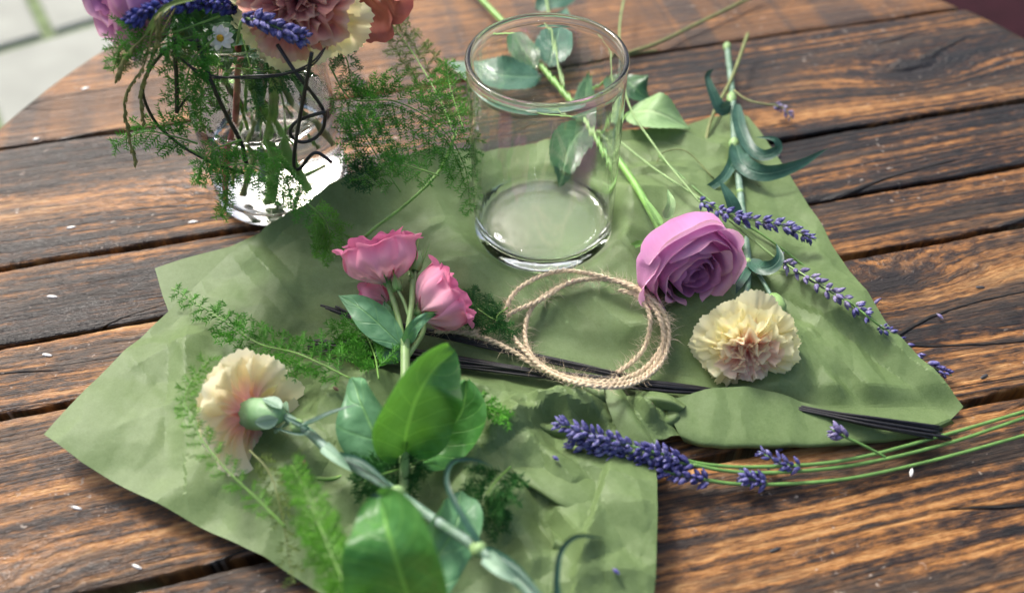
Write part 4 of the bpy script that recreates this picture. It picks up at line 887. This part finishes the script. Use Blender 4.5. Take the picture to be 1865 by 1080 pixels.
for path, npt in ((TW, 620), (TW2, 70)):
    c = catmull(CP([(x, y, z - .0002) for x, y, z in path]), npt); acc = 0.0; strands = [[], []]; nrm = None
    for i, p in enumerate(c):
        tg = (c[min(i + 1, npt - 1)] - c[max(i - 1, 0)]).normalized()
        if i: acc += (p - c[i - 1]).length
        n1 = tg.cross(Vector((0, 0, 1))).normalized(); n2 = n1.cross(tg)
        for s in range(2):
            a = acc / 0.0085 * 2 * math.pi + s * math.pi; strands[s].append(p + (n1 * math.cos(a) + n2 * math.sin(a)) * .00074)
        for _ in range(4):
            d = (tg * rng.uniform(-1.2, 1.2) + n1 * rng.uniform(-1, 1) + n2 * rng.uniform(-.3, 1)).normalized(); l = rng.choice([.003, .004, .006, .009]); o = d.orthogonal().normalized() * .00009
            q = p + d * .0012; e = q + d * l + Vector((rng.uniform(-1, 1), rng.uniform(-1, 1), rng.uniform(-1, .3))) * l * .3; mm = (q + e) / 2 + d.orthogonal() * l * .08; b = len(fb.v)
            for v in (q - o, q + o, mm - o, mm + o, e): fb.vert(v)
            fb.f += [(b, b + 1, b + 3, b + 2), (b + 2, b + 3, b + 4)]
    for s in strands:
        mb = MB(); mb.tube(s, .00098, 7, rf=lambda f, s=s: .00098 * (1 + .10 * nz(f * 300, 2.2)))
        mb.build('strand', M['twine'], t)
fb.build('loose_fibres', M['fibre'], t, False, kind='stuff')

# ------------------------------------------------------------------ black florist wires
rng = random.Random(21); LBL = 'thin straight black florist wire in the long bundle under the twine'
def above(pts, d=.0018):                       # never below the paper
    out = []
    for x, y, z in pts:
        q = P(x, y, z); out.append(P(x, y, max(z, float(paperh(np.array([q.x]), np.array([q.y]))[0]) + d)))
    return out
for k in range(17):
    a = rng.uniform(-13, 13); b = rng.uniform(-9, 9); e = rng.uniform(-12, 12); x0 = rng.uniform(545, 612); z = rng.uniform(0, .0045); x1 = rng.uniform(1690, 1732)
    pts = [(x0, 628 + a * .9, .009 + z), (800, 654 + a * .8, .009 + z), (1000, 683 + b * .8, .009 + z), (1200, 704 + b, .011 + z), (1300, 714 + b * .5, .0085 + z * .5), (1400, 732 + e * .4, .0060 + z * .4), (1500, 752 + e * .4, .0100 + z * .5), (1600, 770 + e * .8, .0115 + z), (x1, 788 + e * 1.1, .008 + z)]
    mb = MB(); mb.tube(catmull(above(pts[:4]) + [P(*q) for q in pts[4:]], 60), .00085, 8); centred(mb, 'florist_wire', M['black'], LBL, 'wire', 'black florist wires in the long bundle')
for k, (a, z) in enumerate([(0, .0092), (5, .0100), (9, .0090), (2, .0108)]):
    pts = [(584 + 9 * k, 556 + a, z + .002), (660, 576 + a, z), (800, 604 + a, z), (960, 642 + a, z), (1060, 664 + a, z), (1130 + 8 * k, 682 + a, z + .001)]
    mb = MB(); mb.tube(catmull(above(pts), 40), .00085, 8); centred(mb, 'florist_wire', M['black'], 'shorter black florist wire lying above the long bundle behind the lisianthus', 'wire', 'shorter black wires behind the lisianthus')

# ------------------------------------------------------------------ loose bits
for k, (x, y, a, mt, L, lb) in enumerate([(1310, 372 + 160, 0, None, 0, ''), (612, 708, -30, 'seed', 14, 'tiny dark seed on the paper near the bluish leaf'), (554, 843, 80, 'seed', 14, 'tiny brown seed on the paper below the carnation stem'),
        (1012, 834, -35, 'lav', 16, 'loose lavender bud on the paper under the front bundle'), (1122, 1040, -40, 'lav', 18, 'loose lavender bud near the front corner of the paper'), (1420, 819, 10, 'lav', 14, 'loose lavender bud on the wood under the rolled edge'), (1400, 852, 60, 'lav', 9, 'speck of lavender between the front stems'),
        (1712, 576, -40, 'lav_dry', 16, 'loose grey lavender bud on the dark wood right of the paper'), (1660, 860, 80, 'daisy', 20, 'white petal scrap lying on the lowest lavender stem')]):
    if not mt: continue
    p = CP([(x, y, .003)])[0]
    if mt == 'daisy': p = P(x, y, .0085)
    q = P(x + 10 * math.cos(rad(a)), y - 10 * math.sin(rad(a)), p.z); mb = MB(); mb.ell(p, q - p, L * mpp(p), .0012, 6, 6)
    centred(mb, 'loose_bud' if mt[:3] == 'lav' else ('seed' if mt == 'seed' else 'petal_scrap'), M[mt], lb, 'bud' if mt[:3] == 'lav' else ('seed' if mt == 'seed' else 'petal'))

# ------------------------------------------------------------------ asparagus ferns on the paper
fern('dark green fern sprig fanned above the back-turned carnation', CP([(312, 524, .016), (400, 580, .016), (470, 625, .014), (545, 645, .014), (640, 690, .010)])[::-1], 44, .022, M['fern'], M['stem'], 31, start=.05)
fern('bright blurred fern curling round the left of the carnation', V([(520, 960, .050), (470, 910, .054), (404, 846, .058), (352, 775, .062), (338, 715, .064), (386, 648, .062)]), 36, .0085, M['fern_light'], M['stem'], 32, start=.12)
fern('feathery fern tuft behind the lisianthus stem', CP([(690, 690, .012), (680, 640, .018), (655, 600, .022), (600, 600, .020)]), 34, .020, M['fern'], M['stem'], 33)
fern('small dark fern tip between the pink bloom and the twine', CP([(930, 590, .014), (900, 582, .016), (860, 555, .016), (838, 535, .012)]), 26, .018, M['fern_dark'], M['stem'], 34)
fern('dark fern clump under the carnation stem', CP([(790, 830, .014), (740, 850, .020), (690, 865, .020), (645, 880, .014)]), 34, .022, M['fern_dark'], M['stem'], 35)
fern('dark fern clump right of the lisianthus stem in the paper hollow', CP([(930, 850, .010), (900, 880, .022), (885, 915, .024), (912, 970, .012)])[::1], 36, .020, M['fern_dark'], M['stem'], 36)
fern('single light fern tip pointing right beside the broad leaf', CP([(850, 745, .02), (880, 738, .016), (925, 762, .010)]), 18, .010, M['fern'], M['stem'], 37)
fern('large blurred fern spray at the front edge of the picture', V([(690, 1180, .070), (640, 1090, .078), (596, 990, .080), (562, 910, .076), (530, 845, .070)]), 50, .014, M['fern_light'], M['stem'], 38, needle=.006)
fern('blurred upright fern spray next to the large front leaf', V([(650, 1150, .060), (640, 1080, .066), (618, 1020, .068), (580, 960, .066)]), 34, .012, M['fern'], M['stem'], 39, needle=.006)
fern('thin hanging fern tendril below the back-turned carnation', V([(455, 820, .045), (490, 860, .045), (512, 930, .040), (535, 1065, .030)]), 22, .006, M['fern_olive'], M['stem_olive'], 40, needle=.004)
fern('dark fern tip touching the twine crossing', CP([(925, 560, .02), (905, 580, .018), (935, 610, .016)]), 14, .010, M['fern_dark'], M['stem'], 41)
fern('faint fern sprig between wires and lisianthus stem', CP([(600, 650, .010), (660, 640, .014), (720, 600, .016)]), 22, .016, M['fern'], M['stem'], 42)
for pts, lb in [([(690, 700, .012), (690, 650, .014), (700, 600, .014), (668, 450, .022), (672, 425, .028), (740, 372, .034), (800, 312, .044), (832, 240, .060)], 'long curved fern stem running behind the pink blooms'),
                ([(440, 820, .014), (520, 855, .014), (620, 868, .018), (690, 790, .012), (680, 730, .012)], 'thin dark stem under the back-turned carnation stem')]:
    mb = MB(); mb.tube(catmull(V(pts), 50), .0011, 7); centred(mb, 'fern_stem', M['stem'], lb, 'stem')

# ------------------------------------------------------------------ the bouquet in the water vase
VX, VY = VC2.x, VC2.y
def Y_(l): return [PY(x, y, VY + d) for x, y, d in l]        # pixel + depth from the vase's axis (negative = towards us)
top = Vector((VX, VY, VH + .01))
def down(p, q, r):                                            # a stem from a bloom down through the neck into the water
    a = VC2 + Vector((r[0], r[1], .010)); m = VC2 + Vector((-r[0] * .5, -r[1] * .5, VH * .75))
    return [Vector(p), Vector(p).lerp(m, .4) + Vector((0, 0, .006)), m, a.lerp(m, .5), a]
# purple rose
RB = PY(258, -40, VY - .03); AX = Vector((-.70, -.62, .05)).normalized()
t = thing('rose', 'purple rose at the upper left of the bouquet', 'rose', tuple(VC2)); F = frame(RB - AX * .012, AX, .8); rose_bloom(F, t, M['rose'], 1.12, 4.1, M['rose_deep'])
stem('stem', down(RB - AX * .02, None, (.018, -.012)), .0028, M['stem_rose'], t, 40, 9)
# cream and rosy carnation
CB = PY(545, -2, VY - .028); AX = Vector((.05, -.78, .30)).normalized()
t = thing('carnation', 'cream carnation with a rosy heart at the right of the bouquet', 'carnation', tuple(VC2)); F = frame(CB, AX, .4)
carn_bloom(F, t, 1.25, 9, [M['car'], M['car'], M['car_rose'], M['car_rose'], M['car_rose']], (8, 8, 8, 8, 7), .95)
calyx(frame(CB - AX * .022, AX), t, .008, .024, M['calyx_car']); stem('stem', down(CB - AX * .022, None, (-.014, .016)), .0024, M['stem_car'], t, 40, 9)
# rusty flower
CB = PY(648, -30, VY + .01); AX = Vector((.35, -.75, -.25)).normalized()
t = thing('lisianthus', 'rusty pink half closed bloom beside the bouquet carnation', 'lisianthus', tuple(VC2))
for k in range(5): cup_petal(frame(CB, AX), .018, .034, k * 1.257, .8, M['rust'], t, .004, .05, .007, 0, .003, .004, .08, 30 + k, wave=.002)
stem('stem', down(CB, None, (-.02, -.01)), .0018, M['stem_olive'], t, 40, 8)
# lavender of the bouquet
lavender('violet blue lavender head in front of the bouquet carnation', [PY(432, 80, VY - .04), PY(438, 45, VY - .052)], Y_([(445, 34, -.055), (480, 40, -.062), (520, 58, -.066), (558, 72, -.068)]), M['lav'], M['stem_pale'], 51, .0078, .0050, 10, 6, sr=.0009)
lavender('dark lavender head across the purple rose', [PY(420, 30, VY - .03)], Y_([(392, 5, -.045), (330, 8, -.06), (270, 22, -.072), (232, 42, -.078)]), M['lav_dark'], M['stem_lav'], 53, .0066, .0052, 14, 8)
lavender('dark lavender head at the top of the bouquet', [PY(440, 40, VY - .02)], Y_([(440, 20, -.03), (400, 8, -.04), (350, -4, -.05), (300, -10, -.055)]), M['lav_dark'], M['stem_lav'], 55, .0066, .0052, 12, 8)  # uses the darker bud colour
# small daisies
for k, (x, y, d, S, ax, lb) in enumerate([(401, 70, -.058, 1.0, (.15, -.8, .5), 'small white daisy with yellow eye under the bouquet'), (508, 112, -.044, .95, (-.2, -.9, .1), 'white daisy pressed against the vase glass below the carnation')]):
    c = PY(x, y, VY + d); t = thing('daisy', lb, 'daisy', tuple(VC2)); F = frame(c, ax) @ Matrix.Scale([.62, .7][k], 4)
    mb = MB(); mb.lathe([(.0001, .0032), (.0018, .0028), (.0032, .0016), (.0036, .0), (.002, -.001)], F, 14); mb.build('flower_disc', M['yolk'], t)
    for q in range(11):
        if k == 0 and q in (4, 8): continue
        a = q * 2 * math.pi / 11 + .2; o = Vector((math.cos(a), math.sin(a), 0)); dr = -.002 - .004 * random.random()
        leaf('petal', [F @ (o * .003), F @ (o * .007), F @ (o * .0125 * S + Vector((0, 0, dr)))], .0046, M['daisy'], t, up=F.to_3x3() @ Vector((0, 0, 1)), cup=.25, prof=prof_round, n=8, nc=5, thick=0)
    stem('stem', down(c, None, (.01 - .02 * k, .006)), .0008, M['stem'], t, 30, 6)
# stems standing in the water
for k, (pts, r, mt, lb) in enumerate([
        ([(502, 60, -.006), (498, 190, -.012), (496, 300, -.018), (494, 385, -.022)], .0036, 'stem', 'thick bright green stem upright in the water vase'),
        ([(434, 80, -.01), (430, 200, -.018), (427, 290, -.022), (424, 368, -.026)], .0022, 'stem_red', 'reddish stem at the left side of the water vase'),
        ([(450, 90, .0), (446, 210, -.01), (442, 320, -.016)], .0012, 'stem', 'thin green stem beside the reddish one in the water'),
        ([(440, 90, .0), (470, 190, .0), (520, 290, .012), (560, 320, .022)], .0018, 'stem', 'slanting green stem crossing the water vase'),
        ([(520, 110, .0), (560, 180, .015), (600, 215, .028)], .0026, 'stem_pale', 'pale stem slanting to the right glass wall'),
        ([(420, 110, .02), (400, 170, .03), (384, 220, .034)], .0022, 'stem_pale', 'pale stem leaning to the left glass wall'),
        ([(480, 80, .01), (540, 200, .0), (598, 262, -.008)], .0024, 'stem_olive', 'olive stem slanting behind the black wire loop')]):
    mb = MB(); q = Y_(pts); c = catmull(q, 36)
    for i, p in enumerate(c):                             # keep inside the glass
        dx = Vector((p.x - VX, p.y - VY, 0)); 
        if dx.length > .044 and p.z < VH: dx = dx.normalized() * .044; c[i] = Vector((VX + dx.x, VY + dx.y, p.z))
        if c[i].z < .0105: c[i].z = .0105
    mb.tube(c, r, 9); centred(mb, 'flower_stem', M[mt], lb, 'stem')
# dark leaves and ferns filling the bouquet's heart
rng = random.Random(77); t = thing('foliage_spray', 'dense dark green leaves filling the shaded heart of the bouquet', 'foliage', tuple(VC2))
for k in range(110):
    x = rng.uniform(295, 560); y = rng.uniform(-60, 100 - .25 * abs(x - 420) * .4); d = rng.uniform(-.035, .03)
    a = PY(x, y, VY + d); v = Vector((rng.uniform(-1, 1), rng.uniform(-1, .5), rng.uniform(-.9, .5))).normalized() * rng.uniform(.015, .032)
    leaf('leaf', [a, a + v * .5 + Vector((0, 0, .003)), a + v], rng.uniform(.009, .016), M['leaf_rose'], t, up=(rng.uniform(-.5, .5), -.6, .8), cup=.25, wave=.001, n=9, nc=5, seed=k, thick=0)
for k in range(8): stem('stem', [VC2 + Vector((rng.uniform(-.02, .02), rng.uniform(-.02, .02), .03)), VC2 + Vector((rng.uniform(-.012, .012), rng.uniform(-.012, .012), .11)), PY(rng.uniform(330, 540), rng.uniform(-40, 60), VY)], .0009, M['stem'], t, 14, 6)
for k, (pts, nb, bl, mt, lb) in enumerate([
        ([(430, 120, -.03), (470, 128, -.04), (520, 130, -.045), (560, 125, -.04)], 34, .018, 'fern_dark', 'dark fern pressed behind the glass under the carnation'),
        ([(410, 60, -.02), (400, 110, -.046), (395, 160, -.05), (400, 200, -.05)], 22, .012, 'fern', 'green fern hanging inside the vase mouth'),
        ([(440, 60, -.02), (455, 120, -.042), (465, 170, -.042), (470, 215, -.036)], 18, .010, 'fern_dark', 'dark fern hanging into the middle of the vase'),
        ([(400, 30, -.05), (330, 55, -.07), (270, 70, -.08), (225, 80, -.082), (205, 130, -.078)], 34, .020, 'fern', 'fern tuft hanging under the purple rose at the far left'),
        ([(380, 60, -.06), (300, 80, -.075), (245, 95, -.08), (215, 118, -.08)], 30, .014, 'fern_olive', 'olive fern under the purple rose'),
        ([(390, 70, -.06), (352, 110, -.07), (335, 170, -.072), (330, 240, -.068)], 46, .020, 'fern', 'upright fern hanging left of the vase inside the wire ring'),
        ([(380, 80, -.05), (375, 130, -.06), (365, 190, -.06), (370, 240, -.055)], 28, .012, 'fern', 'soft fern spray hanging along the left glass wall'),
        ([(560, 60, -.01), (610, 70, .0), (632, 110, .005), (645, 165, .005), (690, 185, .005)], 40, .016, 'fern_dark', 'dark fern hanging beside the right glass wall of the bouquet'),
        ([(600, 120, -.01), (640, 180, -.02), (720, 185, -.035), (800, 230, -.05), (845, 300, -.06), (858, 390, -.07)], 70, .030, 'fern', 'long arching fern between the two vases'),
        ([(730, 350, -.075), (690, 290, -.06), (660, 240, -.05), (640, 205, -.04)], 44, .026, 'fern', 'feathery fern frond right of the bouquet vase'),
        ([(830, 250, -.055), (800, 180, -.01), (760, 110, .03), (725, 60, .05), (700, 30, .06)], 54, .024, 'fern_olive', 'olive fern plume rising left of the empty vase'),
        ([(845, 240, -.04), (820, 160, -.005), (812, 110, .015)], 30, .016, 'fern', 'short fern plume leaning on the empty vase'),
        ([(690, 340, -.075), (665, 320, -.07), (640, 300, -.068)], 24, .016, 'fern_dark', 'short dark fern on the paper by the bouquet vase'),
        ([(800, 320, -.085), (740, 300, -.075), (700, 280, -.07)], 24, .016, 'fern', 'short fern resting on the raised paper edge'),
        ([(360, 262, -.074), (320, 250, -.076), (262, 240, -.078), (205, 268, -.08)], 30, .018, 'fern', 'fern tip reaching left over the wooden planks'),
        ([(345, 272, -.074), (400, 300, -.080), (450, 300, -.085), (500, 330, -.090), (550, 375, -.096), (600, 440, -.104)], 62, .018, 'fern', 'long fern garland draped across the front of the bouquet vase'),
        ([(440, 255, -.078), (400, 268, -.078), (380, 280, -.078), (365, 310, -.078), (360, 335, -.078)], 30, .012, 'fern', 'fern loop in front of the reddish stem'),
        ([(395, 285, -.082), (405, 320, -.085), (412, 360, -.088), (402, 395, -.09)], 34, .006, 'fern_light', 'slender fern tip hanging at the left foot of the vase'),
        ([(480, 250, -.075), (500, 300, -.082), (525, 340, -.09), (530, 390, -.095)], 20, .012, 'fern', 'fern branch crossing the lower front of the vase'),
        ([(560, 370, -.096), (590, 400, -.10), (600, 440, -.104), (585, 475, -.106)], 36, .018, 'fern_light', 'bright fern tip hanging over the paper behind the pink blooms'),
        ([(630, 70, .0), (600, 30, .0), (612, 60, .0), (630, 90, .0)], 14, .014, 'fern_olive', 'pale fern tip below the rusty bloom')]):
    fern(lb, Y_(pts), int(nb * .66), bl, M[mt], M['stem'], 100 + k, needle=.0044, up=(.2, -.7, .7), droop=.35, start=.1, sr=.0007)
# drooping dry grass
G = 'dry grass heads drooping left of the bouquet'
for k, (pts, lb) in enumerate([([(300, 10, -.07), (278, 60, -.082), (262, 120, -.085), (228, 175, -.085), (232, 240, -.085), (248, 300, -.085)], 'longest drooping dry grass head left of the wire ring'), ([(320, 15, -.07), (290, 70, -.082), (268, 130, -.084), (256, 175, -.084), (262, 225, -.084)], 'shorter dry grass head beside the wire ring'),
        ([(310, 20, -.07), (255, 75, -.084), (225, 110, -.086), (214, 140, -.086)], 'outermost dry grass head under the purple rose'), ([(310, 15, -.072), (290, 30, -.082), (287, 75, -.084)], 'small dry grass tip in front of the purple rose')]):
    c = catmull(Y_(pts), 40); t = thing('dried_grass', lb, 'grass', tuple(VC2), G); mb = MB(); mb.tube(c, .0005, 5); mb.build('stem', M['grass_dry'], t); mb = MB(); r = random.Random(k)
    for i in range(16, 39):
        tg = (c[i + 1] - c[i]).normalized()
        for s in range(2):
            d = (tg + Vector((r.uniform(-.4, .4), r.uniform(-.4, .4), -.2))).normalized(); mb.ell(c[i] + d * .0025, d, r.uniform(.005, .008), .0009, 5, 4)
    mb.build('seed_husks', M['grass_dry'], t, kind='stuff')
for k, (pts, lb) in enumerate([([(365, -5, -.06), (300, 15, -.078), (262, 70, -.082), (255, 100, -.08)], 'green grass blade bending over the purple rose'), ([(330, -5, -.06), (290, 30, -.082), (270, 75, -.084)], 'narrow yellow green blade under the purple rose')]):
    mb = MB(); q = Y_(pts); o = leaf('green_grass', q, .003, M['fern_olive'], None, up=(0, -.7, .7), prof=prof_blade, thick=0); tag(o, lb, 'grass')
# black wire frame tied round the vase
t = thing('wire_frame', 'bent black wire frame with curls hung round the bouquet vase', 'wire frame', tuple(VC2))
WD = -.072
for pts, r in [([(362, 74, WD), (330, 78, WD), (300, 95, WD), (276, 122, WD), (261, 155, WD), (264, 185, WD), (284, 224, WD), (314, 253, WD), (345, 275, WD), (395, 300, WD - .004), (445, 316, WD - .008)], .0010),
               ([(356, 66, WD + .01), (385, 150, WD), (415, 215, WD), (440, 262, WD), (449, 300, WD - .002)], .0014),
               ([(316, 72, WD), (320, 120, WD), (322, 160, WD), (322, 205, WD)], .0013),
               ([(316, 96, WD), (345, 120, WD), (385, 138, WD), (450, 143, WD), (510, 138, WD), (560, 124, WD), (580, 108, WD), (592, 88, WD + .01)], .0006),
               ([(316, 90, WD), (350, 126, WD), (380, 142, WD), (450, 139, WD), (520, 134, WD), (565, 116, WD), (590, 90, WD + .012)], .0006),
               ([(505, 82, WD + .012), (540, 135, WD), (572, 175, WD), (590, 205, WD), (588, 235, WD), (572, 253, WD), (548, 259, WD), (530, 247, WD), (532, 230, WD), (550, 217, WD), (592, 204, WD - .003)], .0012),
               ([(568, 96, WD), (558, 150, WD - .003), (546, 215, WD - .003), (536, 280, WD - .003), (537, 306, WD - .003), (548, 306, WD - .003), (565, 284, WD - .003), (580, 279, WD - .003), (604, 296, WD - .003)], .0012),
               ([(322, 205, WD), (335, 185, WD), (345, 175, WD)], .0008)]:
    stem('wire', Y_(pts), r, M['black'], t, 60, 8)
